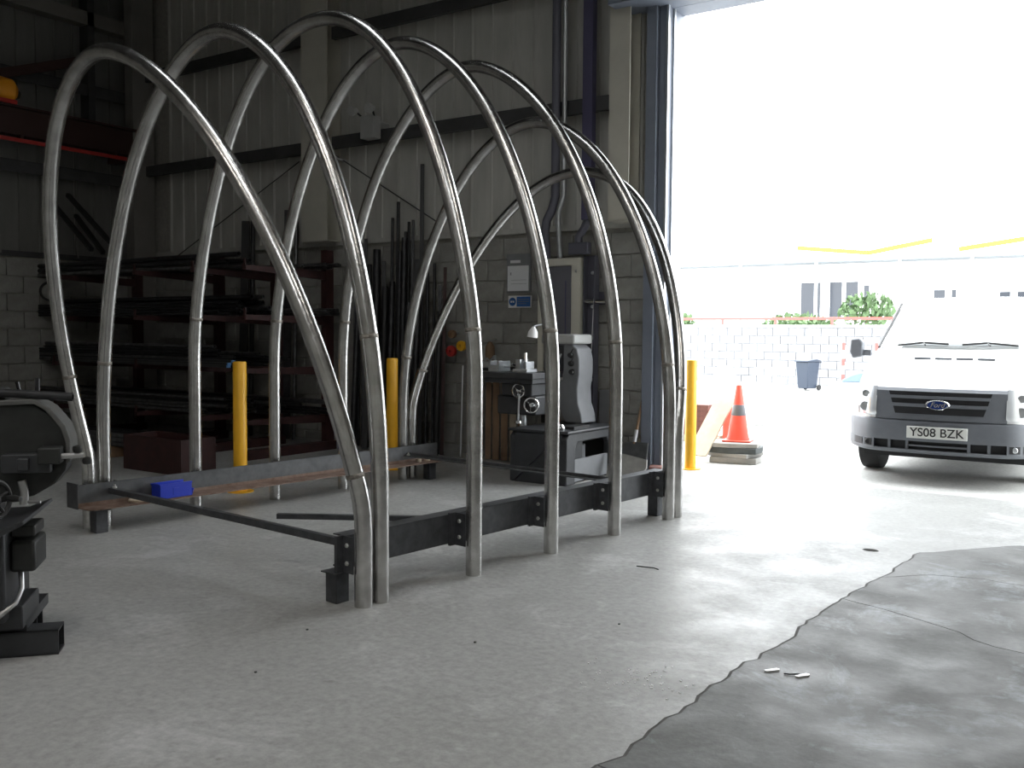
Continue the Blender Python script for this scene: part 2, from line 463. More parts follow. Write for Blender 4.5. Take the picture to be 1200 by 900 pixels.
# ------------------------------------------------------------------ overhead crane on the left
cr = thing('crane_runway', 'dark brown steel crane runway beam high across the left end wall', 'crane beam', (-11.9, 5.0, 3.8))
b = MB().box(-.09, .09, -4, 3.25, 0, .025).box(-.012, .012, -4, 3.25, .025, .345).box(-.09, .09, -4, 3.25, .345, .37)
b.build('beam', M['crane'], cr)
MB().box(.085, .12, -4, 2.95, -.09, -.045).build('conductor_bar', M['red_paint'], cr)
for yy in (-3, -1.5, 0, 1.5, 2.8):
    MB().box(.0, .1, yy - .02, yy + .02, -.05, .01).build('bracket', M['crane'], cr)
for yy in (-3.8, 3.0):
    MB().box(-.31, -.08, yy - .06, yy + .06, -.1, .05).build('wall_bracket', M['crane'], cr)
ho = thing('hoist', 'orange electric hoist block sitting above the brown runway beam', 'hoist', (-11.9, 6.36, 4.17))
b = MB().lathe([(.0, -.2), (.10, -.2), (.15, -.15), (.16, 0), (.15, .15), (.10, .2), (0, .2)], 20, T_(0, -.1, .17, R(90)))
b.build('motor_casing', M['orange'], ho)
MB().box(-.12, .12, -.26, .08, 0, .05).build('carriage', M['red_paint'], ho, bev=.01)
MB().lathe([(.05, -.03), (.05, .03)], 14, T_(0, .13, .15, R(90))).build('end_cap', M['black'], ho)
bg = MB().box(0, 1.66, -.05, .05, -.06, .06, Matrix.Translation((XL + .26, 6.0, 4.43)) @ Matrix.Rotation(R(90), 4, 'Z') @ Matrix.Rotation(-R(20.8), 4, 'Y')).build('wall_brace', M['crane'])
tag(bg, 'black sloping brace crossing the dark end wall above the orange hoist', 'brace')

# ------------------------------------------------------------------ the hoop frame
FO = Vector((-5.9867, 3.7149)); FU = Vector((.1011, .99488)); FV = Vector((.99488, -.1011)); FW = 2.8207
US = [0, .1094, .8178, 1.536, 2.247, 2.965, 3.0811]
HP = [[2.943, 0.4909, 1.1086, 0.915, -0.1676, -0.1606], [3.0895, 0.4827, 1.0937, 0.9528, -0.0196, 0.0157],
      [3.3547, 1.1647, 0.9355, 1.2545, -0.0019, 0.0011], [3.382, 1.0804, 1.0508, 1.1487, -0.0014, -0.0028],
      [3.38, 1.0119, 1.1437, 0.9834, 0.001, 0.0016], [3.0745, 0.6816, 1.0698, 1.0466, -0.0046, 0.0295],
      [2.7932, 0.6695, 0.9638, 1.2253, 0.302, -0.0152]]
RP = .0455
frame_rz = -math.atan2(FU.x, FU.y)
hf = thing('hoop_frame', 'large frame of seven bent bare steel tube hoops bolted to low steel side beams', 'metal frame',
           (FO.x, FO.y, 0), frame_rz)
# local frame: x = across (v), y = along (u)
def hoop_pts(i, n=46):
    ht, h0, p, q, lean, skew = HP[i]; tl = math.tan(lean)
    raw = []
    for k in range(n + 1):
        t = PI / 2 * (k / n)
        raw.append((math.cos(t) ** p, h0 + (ht - h0) * math.sin(t) ** q))
    raw[-1] = (0.0, ht)
    left = [(-a, z) for a, z in raw]; right = [(a, z) for a, z in raw[::-1]][1:]
    out = [(-1, 0), (-1, h0 * .5)] + left + right + [(1, h0 * .5), (1, 0)]
    pts = []
    for v, z in out:
        pts.append(((v + 1) / 2 * FW + skew * max(0, z - h0), US[i] + tl * max(0, z - h0), z))
    # resample evenly
    P = [Vector(q) for q in pts]; L = [0]
    for a, b2 in zip(P, P[1:]): L.append(L[-1] + (b2 - a).length)
    res = []; N = 110; j = 0
    for k in range(N + 1):
        s = L[-1] * k / N
        while j < len(L) - 2 and L[j + 1] < s: j += 1
        t = (s - L[j]) / max(1e-9, L[j + 1] - L[j]); res.append(P[j].lerp(P[j + 1], min(1, t)))
    # light smoothing of the crown
    for _ in range(2):
        res = [res[0]] + [(res[k - 1] + res[k] * 2 + res[k + 1]) / 4 for k in range(1, N)] + [res[-1]]
    res[0].z = 0; res[-1].z = 0
    return res
seam_z = [(1.02, .62), (1.12, 1.30), (1.42, 1.36), (1.44, 1.36), (1.40, 1.30), (1.10, 1.12), (.95, .90)]
for i in range(7):
    P = hoop_pts(i)
    hp = MB().sweep(P, RP, 28, hollow=.93).build('hoop', M['steel'], hf)
    for side, zz in ((0, seam_z[i][0]), (1, seam_z[i][1])):
        rng = range(len(P) // 2) if side == 0 else range(len(P) - 2, len(P) // 2, -1)
        for k in rng:
            if P[k].z >= zz:
                d = (P[k + 1] - P[k - 1]).normalized()
                MB().sweep([P[k] - d * .012, P[k] - d * .006, P[k] + d * .006, P[k] + d * .012],
                           [RP + .0002, RP + .0025, RP + .0025, RP + .0002], 28, cap=False).build('weld_seam', M['weld'], hp)
                break
    k = len(P) // 2 + 9
    # cleats with two bolts at each foot
    for side in (0, 1):
        vx = FW - .094 if side else .028
        u = US[i] - (RP + .004)
        if i == 1: u = US[i] + (RP + .010)
        if i == 6: u = US[i] + (RP + .010)
        cl = MB().box(vx, vx + .078, u - .006, u, .165, .350 if side else .320)
        if side: cl.box(vx - .017, vx + .001, u - .045, u, .165, .350)
        else: cl.box(vx + .072, vx + .0785, u - .045, u, .165, .320)
        c = cl.build('cleat', M['black_steel'], hf)
        for zz in (.215, .305):
            MB().lathe([(.0, 0), (.012, 0), (.012, .007), (.009, .010), (0, .010)], 6,
                       T_(vx + .036, u - .006, zz, R(90)), cap=False).build('bolt', M['bolt'], c)
# left side beam: angle, upright web and inward rusty shelf with a rounded near end
def rail(web0, web1, sh0, sh1, u0, u1, name, mw, ms, z0=.165, z1=.325, roundend=False):
    w_ = MB().box(web0, web1, u0, u1, z0, z1)
    w_.box(min(web0, sh0), max(web1, min(sh1, web1 + .0)), u0, u1, z1 - .006, z1)
    wo = w_.build(name, mw, hf, bev=.001)
    sh = MB()
    if roundend:
        poly = [(sh0, u1), (sh0, u0), (sh0 + .06, u0)] + [(sh1 - .06 + .06 * math.sin(a), u0 + .10 - .10 * math.cos(a)) for a in [R(q) for q in range(0, 91, 15)]] + [(sh1, u1)]
        sh.prism(poly, z0 - .008, z0, 'z')
    else:
        sh.box(sh0, sh1, u0, u1, z0 - .008, z0)
    sh.build('shelf_flange', ms, wo)
    return wo
lb = rail(.107, .115, .115, .29, -.135, 3.30, 'side_beam', M['grey_steel'], M['rust'], z0=.178, z1=.325, roundend=True)
MB().box(.115, .1165, -.13, 3.295, .178, .200).build('rust_band', M['rust'], lb)
lb['label'] = 'grey beam with rusty inner flange'
rb = rail(FW - .120, FW - .112, FW - .21, FW - .120, -.02, 3.12, 'side_beam', M['black_steel'], M['black_steel'], z0=.18, z1=.34)
MB().box(-.04, .106, -.135, -.125, .16, .33).build('end_plate', M['black_steel'], hf)
# end feet
for (vx, u) in ((.175, -.02), (.175, 3.14), (FW - .165, -.03), (FW - .150, 3.03)):
    f_ = MB().box(vx - .042, vx + .042, u - .042, u + .042, 0, .15).build('foot', M['black_steel'], hf, bev=.004)
    MB().box(vx - .062, vx + .055, u - .055, u + .055, .150, .157).build('foot_plate', M['black_steel'], f_)
# cross bars
MB().box(.12, FW - .115, .075, .115, .245, .285).build('cross_bar', M['black_steel'], hf, bev=.003)
MB().box(.12, FW - .115, 2.86, 2.91, .235, .243).box(.12, FW - .115, 2.905, 2.912, .243, .268).build('cross_bar', M['grey_steel'], hf)
def bar_between(a, b_, wdt, hgt, name, m, parent):
    a = Vector(a); b_ = Vector(b_); d = b_ - a; L = d.length
    T = Matrix.Translation(a) @ d.to_track_quat('X', 'Z').to_matrix().to_4x4()
    return MB().box(0, L, -wdt / 2, wdt / 2, -hgt / 2, hgt / 2, T).build(name, m, parent, bev=.002)
bar_between((1.86, .19, .300), (FW - .14, .80, .300), .035, .03, 'diagonal_tie', M['black_steel'], hf)
for (vx, u) in ((.135, .095), (FW - .135, .095)):
    pass
MB().lathe([(0, 0), (.016, 0), (.016, .012), (.008, .014), (.008, .026), (0, .026)], 8, T_(.17, .095, .285), cap=False).build('bolt', M['bolt'], hf)
MB().lathe([(0, 0), (.016, 0), (.016, .012), (.008, .014), (.008, .026), (0, .026)], 8, T_(.16, 2.88, .243), cap=False).build('bolt', M['bolt'], hf)
# things lying on the left beam shelf
def on_frame(v, u, z): return (FO.x + FV.x * v + FU.x * u, FO.y + FV.y * v + FU.y * u, z)
bb = thing('storage_bin', 'small bright blue plastic parts bin on the left side beam', 'box', on_frame(.205, .50, .179), frame_rz + R(2))
s = MB()
ow, ol, oh, t_ = .055, .125, .105, .005
s.box(-ow, ow, -ol, ol, 0, t_)
s.box(-ow, -ow + t_, -ol, ol, 0, oh).box(ow - t_, ow, -ol, ol, 0, oh).box(-ow, ow, -ol, -ol + t_, 0, oh)
s.prism([(ol - t_, 0), (ol, 0), (ol + .022, .05), (ol + .016, .05)], -ow, ow, 'x')
s.build('bin_body', M['blue_plastic'], bb, bev=.002)
MB().box(-ow - .006, ow + .006, -ol - .006, -ol + .002, oh - .012, oh).box(-ow - .006, -ow + .001, -ol, ol, oh - .012, oh).box(ow - .001, ow + .006, -ol, ol, oh - .012, oh).build('rim', M['blue_plastic'], bb)
MB().prism([(-ol * .2, .02), (ol * .2, .02), (ol * .2, .07), (-ol * .2, .07)], ow, ow + .004, 'x').build('label_slot', M['blue_plastic'], bb)
wd = MB().lathe([(.0, 0), (.052, 0), (.055, .006), (.055, .014), (.05, .019), (0, .019)], 24, cap=False).build('wooden_disc', M['ply'])
wd.location = on_frame(.20, .24, .179); wd.scale = (1, 1.15, 1)
tag(wd, 'pale wooden disc lying on the near end of the left beam', 'disc')
for k, (v_, u_) in enumerate(((.19, 2.98), (.20, 3.08))):
    o = MB().lathe([(0, 0), (.028, 0), (.03, .01), (.026, .03), (0, .03)], 14, cap=False).build('wooden_plug', M['ply'])
    o.location = on_frame(v_, u_, .179)
    tag(o, ['small pale plug at far end of the left beam, nearer of two',
            'small pale plug at far end of the left beam, further of two'][k], 'plug', 'plugs at the far end of the beam')

# ------------------------------------------------------------------ warm fill lamps added out of view for tube highlights and floor light
M['lamp_glow'] = mat('lamp_glow', (1, .9, .75), .5)
_b = M['lamp_glow'].node_tree.nodes['Principled BSDF']
_b.inputs['Emission Color'].default_value = (1, .95, .88, 1); _b.inputs['Emission Strength'].default_value = 85.0
for k, (lx, ly) in enumerate(((-2.2, 1.2), (1.6, 3.6), (-4.2, -2.6), (1.6, -2.0))):
    t = thing('fill_lamp', 'round warm fill lamp added out of view under the roof, ' + ['above the camera', 'nearest the doorway', 'furthest from the doorway', 'at the right wall behind the camera'][k],
              'lamp', (lx, ly, 6.2), 0, 'added fill lamps')
    MB().lathe([(.06, .26), (.12, .18), (.26, .02), (.27, .0), (.25, .0), (.11, .16), (.05, .22)], 24, cap=False).build('reflector', M['galv'], t)
    MB().lathe([(0, .04), (.21, .04), (.21, .06), (0, .06)], 24, cap=False).build('diffuser', M['lamp_glow'], t)
    MB().cyl((0, 0, .24), (0, 0, ZC - 6.2), .012, 8).lathe([(0, .2), (.07, .2), (.07, .34), (0, .34)], 12, cap=False).build('gear_box', M['black'], t)

# ------------------------------------------------------------------ yellow bollards
def bollard(x, y, h, label):
    t = thing('bollard', label, 'bollard', (x, y, 0), 0, 'yellow steel bollards')
    MB().lathe([(0, 0), (.057, 0), (.057, h - .012), (.05, h - .002), (0, h)], 24, cap=False).build('post', M['yellow'], t)
    MB().lathe([(.058, 0), (.11, 0), (.11, .008), (.058, .008), (.058, 0)], 24, cap=False).build('base_ring', M['yellow'], t)
    return t
bollard(-6.345, 5.32, 1.11, 'yellow bollard before the dark rack behind the left side beam')
bollard(-6.20, 7.10, 1.11, 'yellow bollard in the middle, beside the leaning dark bars')
bollard(-3.80, 8.93, 1.11, 'yellow bollard outside beside the open doorway')

# ------------------------------------------------------------------ storage rack with bar stock
rk = thing('bar_rack', 'dark red cantilever rack holding long steel stock along the back wall', 'rack', (-9.7, 7.85, 0))
LV = [.42, .97, 1.54, 2.06]
for px_ in (-3.2, -1.75, -.05, 1.0, 1.85):
    up = MB().box(px_ - .04, px_ + .04, -.05, .07, 0, 2.3).build('upright', M['oxide'], rk)
    MB().box(px_ - .05, px_ + .05, -1.2, .1, 0, .1).build('base_foot', M['oxide'], rk)
    for z in LV:
        MB().prism([(-.05, z - .10), (-.05, z), (-1.2, z), (-1.2, z - .05)], px_ - .03, px_ + .03, 'x').build('arm', M['oxide'], rk)
        MB().box(px_ - .015, px_ + .015, -1.2, -1.185, z, z + .07).build('end_stop', M['oxide'], rk)
tube_cache = {}
def tube_mesh(r, L, m):
    key = (round(r, 3), round(L, 1), m)
    if key not in tube_cache:
        tube_cache[key] = MB().sweep([(-round(L, 1), 0, 0), (0, 0, 0)], round(r, 3), 10, hollow=.78).mesh('steel_tube', M[m])
    return tube_cache[key]
rr = random.Random(3)
for li, z in enumerate(LV):
    yv = 6.92
    while yv < (7.40 if li in (1, 2, 3) else 7.74):
        r = rr.choice([.016, .02, .024, .03, .016])
        n_stack = rr.choice([2, 3, 3, 4, 5]) if li < 3 else rr.choice([1, 2, 3])
        for q in range(n_stack):
            L = rr.uniform(3.6, 5.2)
            back = (yv - 6.9) / .9
            xe = -8.95 + back * 1.15 + rr.uniform(-.25, .45)
            if li == 3: xe += .25
            m_ = rr.choice(['dark_tube', 'dark_tube', 'dark_tube', 'stock'])
            if li == 3 and yv > 7.5: m_ = 'dark_tube'
            o = inst(tube_mesh(r, L, m_), 'steel_tube', None, (xe, yv + r, z + r + .0005 + q * 2 * r), (rr.uniform(0, 6), 0, 0))
            lv = ['lowest', 'second', 'third', 'top'][li]
            tag(o, 'long dark steel tube in the pile on the %s level of the rack' % lv, 'steel tube', 'steel tubes on the %s rack level' % lv)
        yv += 2 * r + rr.uniform(.002, .03)
# square blue-ended bars lying on the second shelf beside the bollard
k = 0
for (dy, dz) in ((0, 0), (.052, 0), (0, .027), (.052, .027), (.026, .054), (.104, 0)):
    t = thing('square_bar', 'dark square bar with blue painted end behind the left bollard', 'steel bar',
              (-8.0, 6.72 + dy - .0, .0), 0, 'blue ended bars on the rack')
    t.location = (-8.12 + rr.uniform(-.10, .02), 6.71 + dy, .971 + dz)
    MB().box(-3.4, -.01, -.022, .022, 0, .026).build('bar', M['dark_tube'], t)
    MB().box(-.01, .012, -.0225, .0225, 0, .0265).build('painted_end', M['blue_end'], t)
for px_ in (-2.4,):
    pass
for q, (zz, yy) in enumerate(((2.065, 7.60), (1.545, 7.62))):
    for kk in range(5):
        o = inst(tube_mesh(.026 if q else .017, 2.6, 'stock'), 'steel_tube', None,
                 (-7.55 + rr.uniform(-.08, .12), yy - kk * .056 + .15, zz - .0 + (.026 if q else .017) + (0 if kk % 2 else .03)), (0, 0, 0))
        tag(o, 'bright ended steel tube at the right tip of the rack', 'steel tube', 'bright ended tubes at the right tip of the rack')
# low pile of flats on the floor level in front of the rack
for kk in range(9):
    zz = .02 + (kk // 3) * .05; yy = 6.02 + (kk % 3) * .16
    o = MB().box(-2.6 - rr.uniform(0, .6), 1.0 + rr.uniform(-.4, .4), -.05, .05, 0, .008).box(-2.6, .9, -.05, -.042, 0, .045).build('angle_bar', M['stock'] if kk % 3 == 0 else M['dark_tube'])
    o.location = (-9.0, yy, zz + .10)
    tag(o, 'dark steel angle bar in the low pile below the rack', 'steel bar', 'angle bars piled low before the rack')
for xx in (-11.3, -9.2, -8.4):
    o = MB().box(-.05, .05, -.25, .35, 0, .118).build('timber_bearer', M['timber']); o.location = (xx, 6.15, 0)
    tag(o, 'dark timber bearer under the low pile of angle bars', 'timber', 'bearers under the low pile')
rbx = MB().box(-.45, .45, -.2, .2, 0, .02).box(-.45, -.43, -.2, .2, 0, .34).box(.43, .45, -.2, .2, 0, .34).box(-.45, .45, -.2, -.18, 0, .34).box(-.45, .45, .18, .2, 0, .34).build('steel_crate', M['oxide'], bev=.004)
rbx.location = (-7.9, 5.75, 0); tag(rbx, 'dark red open crate on the floor left behind the beam', 'crate')
# clutter behind the hoops at far left: leaning black bars and coil
for kk, (x0, x1, yb_) in enumerate(((-11.9, -10.6, 7.1), (-12.0, -10.9, 6.95), (-12.05, -11.2, 7.3))):
    o = MB().box(0, 1, 0, 1, 0, 1)
    o = bar_between((x0, yb_ + .05, 3.15 - kk * .12), (x1, yb_ - .1, 2.36), .05, .05, 'angle_bar', M['black'], None)
    tag(o, 'black bar sloping down across the dark end wall onto the rack', 'steel bar', 'black bars sloping at far left')
co = MB()
co.sweep([(.12 * math.cos(a), .02 * math.sin(a * 3) , .12 * math.sin(a)) for a in [2 * PI * q / 24 * 2.5 for q in range(50)]], .014, 8)
co = co.build('cable_coil', M['black']); co.location = (-11.75, 6.80, 1.86); co.rotation_euler = (0, 0, R(60))
tag(co, 'coil of black cable resting at the far left of the rack', 'cable')

# ------------------------------------------------------------------ stock leaning on the block wall
placed = []
def seg_dist(p1, q1, p2, q2):
    best = 9
    for k in range(13):
        a = p1.lerp(q1, k / 12)
        d = q2 - p2; t = max(0, min(1, (a - p2).dot(d) / d.dot(d)))
        best = min(best, (a - (p2 + d * t)).length)
    return best
def leaner(xb, xt, zt, r, shape, m, label, group, name, yb=8.18):
    """a bar standing on the floor and leaning back; tried a little further out until it clears its neighbours"""
    rad = r if shape == 'tube' else r * math.hypot(1, shape) * .8
    for k in range(60):
        y0 = 8.24 - .018 * k; y1 = YB - .075 - rad - .011 * k
        dx = .04 * ((k * 7) % 5 - 2) * .3
        a = Vector((xt + .12 + dx, y0, rad * .25 + .002)); c = Vector((xt + dx, y1, zt))
        ok = all(seg_dist(a, c, p, q) > rad + rr_ + .004 and seg_dist(p, q, a, c) > rad + rr_ + .004 for p, q, rr_ in placed)
        if ok: break
    placed.append((a, c, rad))
    d = c - a
    if shape == 'tube':
        b_ = MB().sweep([a, c], r, 12, hollow=.8)
    else:
        T = Matrix.Translation(a) @ d.to_track_quat('Z', 'Y').to_matrix().to_4x4()
        b_ = MB().box(-r, r, -r * shape, r * shape, 0, d.length, T)
    o = b_.build(name, M[m])
    return tag(o, label, 'steel bar' if name != 'timber_plank' else 'timber', group)
specs = [(-7.06, -6.88, 3.28, .022), (-7.42, -7.24, 2.88, .02), (-7.50, -7.33, 2.70, .018), (-7.10, -7.02, 2.66, .016),
         (-7.15, -7.08, 2.64, .018), (-7.20, -7.13, 2.53, .018), (-7.9, -7.75, 2.48, .02), (-7.70, -7.55, 2.34, .045),
         (-7.85, -7.68, 2.17, .025), (-7.62, -7.46, 2.20, .02), (-7.35, -7.20, 2.3, .03), (-7.28, -7.10, 2.45, .035),
         (-7.0, -6.93, 2.2, .03), (-6.9, -6.8, 2.05, .02), (-6.82, -6.70, 2.15, .018), (-7.98, -7.86, 2.3, .04),
         (-7.5, -7.42, 1.9, .04), (-7.25, -7.3, 1.95, .035), (-6.75, -6.62, 1.9, .02), (-6.95, -6.86, 1.8, .035),
         (-6.68, -6.60, 1.6, .03), (-6.62, -6.57, 1.75, .016), (-7.8, -7.8, 1.8, .035), (-7.1, -7.0, 1.7, .04),
         (-7.75, -7.6, 1.5, .03)]
UNI = {0: 'tallest thin dark bar of the leaning stock, standing right of all the tall ones', 1: 'second tallest thin dark bar of the leaning stock',
       2: 'thin dark bar just left of the second tallest in the leaning stock', 7: 'thick dark tube near the left end of the leaning stock',
       6: 'leftmost tall dark bar of the leaning stock'}
for i, (xb, xt, zt, r) in enumerate(specs):
    leaner(xb, xt, zt, r, 'tube' if i % 3 else .7, 'dark_tube' if i % 4 else 'black',
           UNI.get(i, 'dark steel bar leaning upright against the block wall'), 'dark bars leaning against the block wall', 'steel_bar',
           8.12 + .1 * ((i * 7) % 3))
leaner(-9.95, -9.72, 3.05, .03, 'tube', 'black', 'leftmost dark tube standing behind the rack at the left column', 'dark tubes behind the rack', 'steel_bar', 8.2)
leaner(-9.7, -9.78, 2.8, .05, .5, 'black', 'short wide dark bar beside the leftmost tube behind the rack', 'dark tubes behind the rack', 'steel_bar', 8.2)
leaner(-9.05, -9.05, 2.9, .045, .6, 'dark_tube', 'dark flat bar standing behind the rack left of the wide column', 'dark tubes behind the rack', 'steel_bar', 8.2)
leaner(-8.98, -8.92, 2.75, .025, 'tube', 'stock', 'slim grey tube touching the dark flat bar behind the rack', 'dark tubes behind the rack', 'steel_bar', 8.2)
leaner(-6.42, -6.30, 1.0, .009, 'tube', 'tube_end', 'thin bright steel rod among the dark leaning bars', None, 'steel_rod', 8.0)
leaner(-6.70, -6.58, 2.1, .018, .4, 'oxide', 'dark red flat bar among the leaning bars', None, 'red_bar', 8.15)
pl = [(0, -6.16, 1.25, .03, 'timber'), (0, -6.06, .95, .04, 'timber'), (0, -5.93, .90, .03, 'timber'),
      (0, -5.83, .92, .035, 'timber'), (0, -5.72, .90, .035, 'timber'), (0, -5.61, .93, .035, 'ply'), (0, -5.50, .86, .035, 'timber')]
for i, (xb, xt, zt, r, m) in enumerate(pl):
    leaner(xb, xt, zt, r, .3, m, 'paler timber plank nearest the milling machine base' if m == 'ply' else ('tallest brown timber plank, leftmost of the leaning planks' if i == 0 else 'brown timber plank leaning on the wall left of the milling machine'),
           None if m == 'ply' else 'timber planks leaning left of the milling machine', 'timber_plank', 8.10 + .05 * (i % 3))
def wall_hook_item(name, x, z, m, label, r=.05):
    o = MB().lathe([(.3 * r, -.02), (r, -.025), (1.05 * r, 0), (r, .02), (.3 * r, .025), (.3 * r, -.02)], 18, T_(0, 0, 0, R(90)), cap=False).build(name, M[m])
    o.location = (x, YB - .20, z); return tag(o, label, 'cap')
def hang(name, x, z, m, label, r):
    t = thing(name, label, 'reel', (x, 8.36, z))
    MB().lathe([(.3 * r, -.02), (r, -.025), (1.05 * r, 0), (r, .02), (.3 * r, .025), (.3 * r, -.02)], 18, T_(0, 0, 0, R(90)), cap=False).build('coil', M[m], t)
    MB().cyl((0, .0, r * .3), (0, .135, r * .3), .006, 6).build('hook', M['galv'], t)
hang('hose_reel', -6.29, 1.22, 'yellow', 'small round yellow reel hung on the block wall above the planks', .055)
hang('cable_reel', -6.43, 1.16, 'red_paint', 'small red reel hung left of the yellow one', .06)
hang('tape_reel', -6.42, 1.35, 'timber', 'small brown reel hung above the red and yellow ones', .045)

# ------------------------------------------------------------------ wall services
ec = thing('electrical_cabinet', 'beige framed electrical cabinet with dark door behind the milling machine', 'cabinet', (-4.99, 8.28, .85))
MB().box(-.25, .25, .02, .20, 0, 1.28).build('body', M['cabinet'], ec, bev=.004)
d_ = MB().box(-.17, .145, .0, .02, .05, 1.20).build('door', M['cabinet_door'], ec, bev=.003)
MB().box(-.09, -.08, -.006, 0, .1, 1.05).box(.08, .09, -.006, 0, .1, 1.05).build('door_rib', M['duct_violet'], d_)
MB().box(.19, .21, -.0, .02, 1.13, 1.16).build('lock', M['galv'], ec)
MB().box(-.25, -.18, .0, .02, 0, 1.28).box(.15, .25, .0, .02, 0, 1.28).box(-.18, .15, .0, .02, 1.21, 1.28).build('door_frame', M['cabinet'], ec)
# conduits
def conduit(name, pts, r, m, label, seg=14):
    o = MB().sweep(pts, r, seg).build(name, M[m]); return tag(o, label, 'pipe')
conduit('conduit_pipe', [(-5.03, 8.26, 6.8), (-5.03, 8.26, 2.75), (-5.07, 8.26, 2.62), (-5.13, 8.26, 2.52), (-5.15, 8.26, 2.40), (-5.15, 8.30, 2.135)], .045, 'duct', 'dark vertical conduit bending left above the beige cabinet')
conduit('conduit_pipe', [(-4.93, 8.26, 6.8), (-4.93, 8.26, 2.75), (-4.99, 8.26, 2.60), (-4.99, 8.26, 2.5), (-4.99, 8.30, 2.135)], .026, 'galv', 'thin bright vertical conduit right of the dark one above the cabinet')
tk = thing('cable_trunking', 'dark violet vertical cable trunking high on the wall beside the doorway column', 'trunking', (-4.66, 8.28, 2.50))
MB().box(-.055, .055, -.04, .045, 0, 4.4).build('channel', M['duct_violet'], tk, bev=.004)
MB().sweep([(0, 0, 0), (-.04, 0, -.08), (-.10, 0, -.16), (-.10, 0, -.22)], .04, 10).build('outlet', M['duct'], tk)
MB().box(-.20, .02, -.04, .05, -.34, -.22).build('junction_box', M['duct'], tk, bev=.006)
dc = thing('steel_channel_post', 'dark vertical channel with round bolts right of the beige cabinet', 'post', (-4.655, 8.36, 0))
MB().box(-.065, .065, .03, .045, 0, 2.15).box(-.065, -.055, -.05, .03, 0, 2.15).box(.055, .065, -.05, .03, 0, 2.15).build('channel', M['duct'], dc)
for z in (.9, 1.32, 1.64, 1.98):
    MB().lathe([(0, 0), (.018, 0), (.016, .014), (0, .016)], 12, T_(0, .03, z, R(90)), cap=False).build('bolt', M['galv'], dc)
# notice board, blue sign
nb = thing('notice_board', 'white printed notice fixed to the grey block wall', 'notice', (-5.62, 8.478, 1.82))
MB().box(-.15, .16, 0, .012, -.02, .40).build('board', M['machine_grey'], nb)
pp = MB().box(-.135, .135, -.003, .0, .0, .27).build('sheet', M['paper'], nb)
MB().box(-.10, -.085, -.0045, -.003, .17, .2).box(-.09, .11, -.0045, -.003, .115, .119).box(-.09, .11, -.0045, -.003, .075, .079).build('printed_lines', M['print_grey'], pp)
MB().box(-.10, .03, -.004, .0, .30, .33).build('heading_strip', M['paper'], nb)
bs = thing('safety_sign', 'small blue and white mandatory sign below the white notice', 'sign', (-5.60, 8.478, 1.64))
MB().box(-.145, .15, 0, .01, 0, .13).build('board', M['white'], bs)
MB().box(-.035, .14, -.002, .0, .012, .118).build('text_panel', M['sign_blue'], bs)
MB().lathe([(0, 0), (.045, 0), (.045, .002), (0, .002)], 24, T_(-.09, 0, .065, R(90)), cap=False).build('symbol_disc', M['sign_blue'], bs)
MB().box(-.115, -.095, -.004, -.002, .055, .075).box(-.085, -.065, -.004, -.002, .055, .075).box(-.1, -.08, -.004, -.002, .068, .074).build('symbol', M['white'], bs)
MB().box(-.02, .12, -.0035, -.002, .085, .092).box(-.02, .12, -.0035, -.002, .063, .070).box(-.02, .09, -.0035, -.002, .04, .047).build('text_lines', M['machine_grey'], bs)
# tube holder on the wall near the doorway
th = thing('wall_tube_holder', 'short bright tube on a dark bracket on the wall by the doorway', 'bracket', (-4.60, 8.34, 1.69))
MB().box(-.05, .17, .12, .15, -.03, .10).build('back_plate', M['duct'], th)
MB().sweep([(-.20, 0, -.0), (.135, 0, .0)], .022, 14, hollow=.8).build('tube', M['chrome'], th)
MB().sweep([(.135, 0, 0), (.165, 0, 0)], .034, 14, hollow=.6).build('flange', M['galv'], th)
MB().box(-.01, .01, -.005, .13, -.012, .012).build('bracket', M['black'], th)
MB().sweep([(.0, -.026, .03), (-.003, -.026, -.1), (-.02, -.026, -.5)], .004, 6).build('pull_cord', M['white'], th)
# emergency light
em = thing('emergency_light', 'twin spot emergency light on the cladding above the lower rail', 'light', (-7.53, 8.17, 3.76))
MB().box(-.10, .10, .0, .14, -.16, .10).box(-.05, .05, .14, .35, -.02, .06).build('housing', M['machine_light'], em, bev=.01)
for sx in (-.13, .13):
    h_ = MB().lathe([(.028, -.05), (.05, .0), (.058, .05), (.05, .055), (0, .052)], 16, T_(sx, -.07, .15, R(100)), cap=False).build('spot_head', M['machine_light'], em)
    MB().cyl((sx * .7, .03, .09), (sx, -.04, .15), .012, 8).build('stalk', M['black'], h_)
tr = MB().box(-.25, .03, .0, .18, 0, .02).box(-.25, .03, 0, .01, 0, .04).build('cable_tray', M['machine_light'])
tr.location = (-8.18, YB - .20, 3.44); tag(tr, 'short pale metal tray just right of the wide column', 'tray')

# ------------------------------------------------------------------ milling machine
mm = thing('milling_machine', 'grey milling machine with chrome handwheels behind the right hoops', 'milling machine', (-4.80, 7.2, 0))
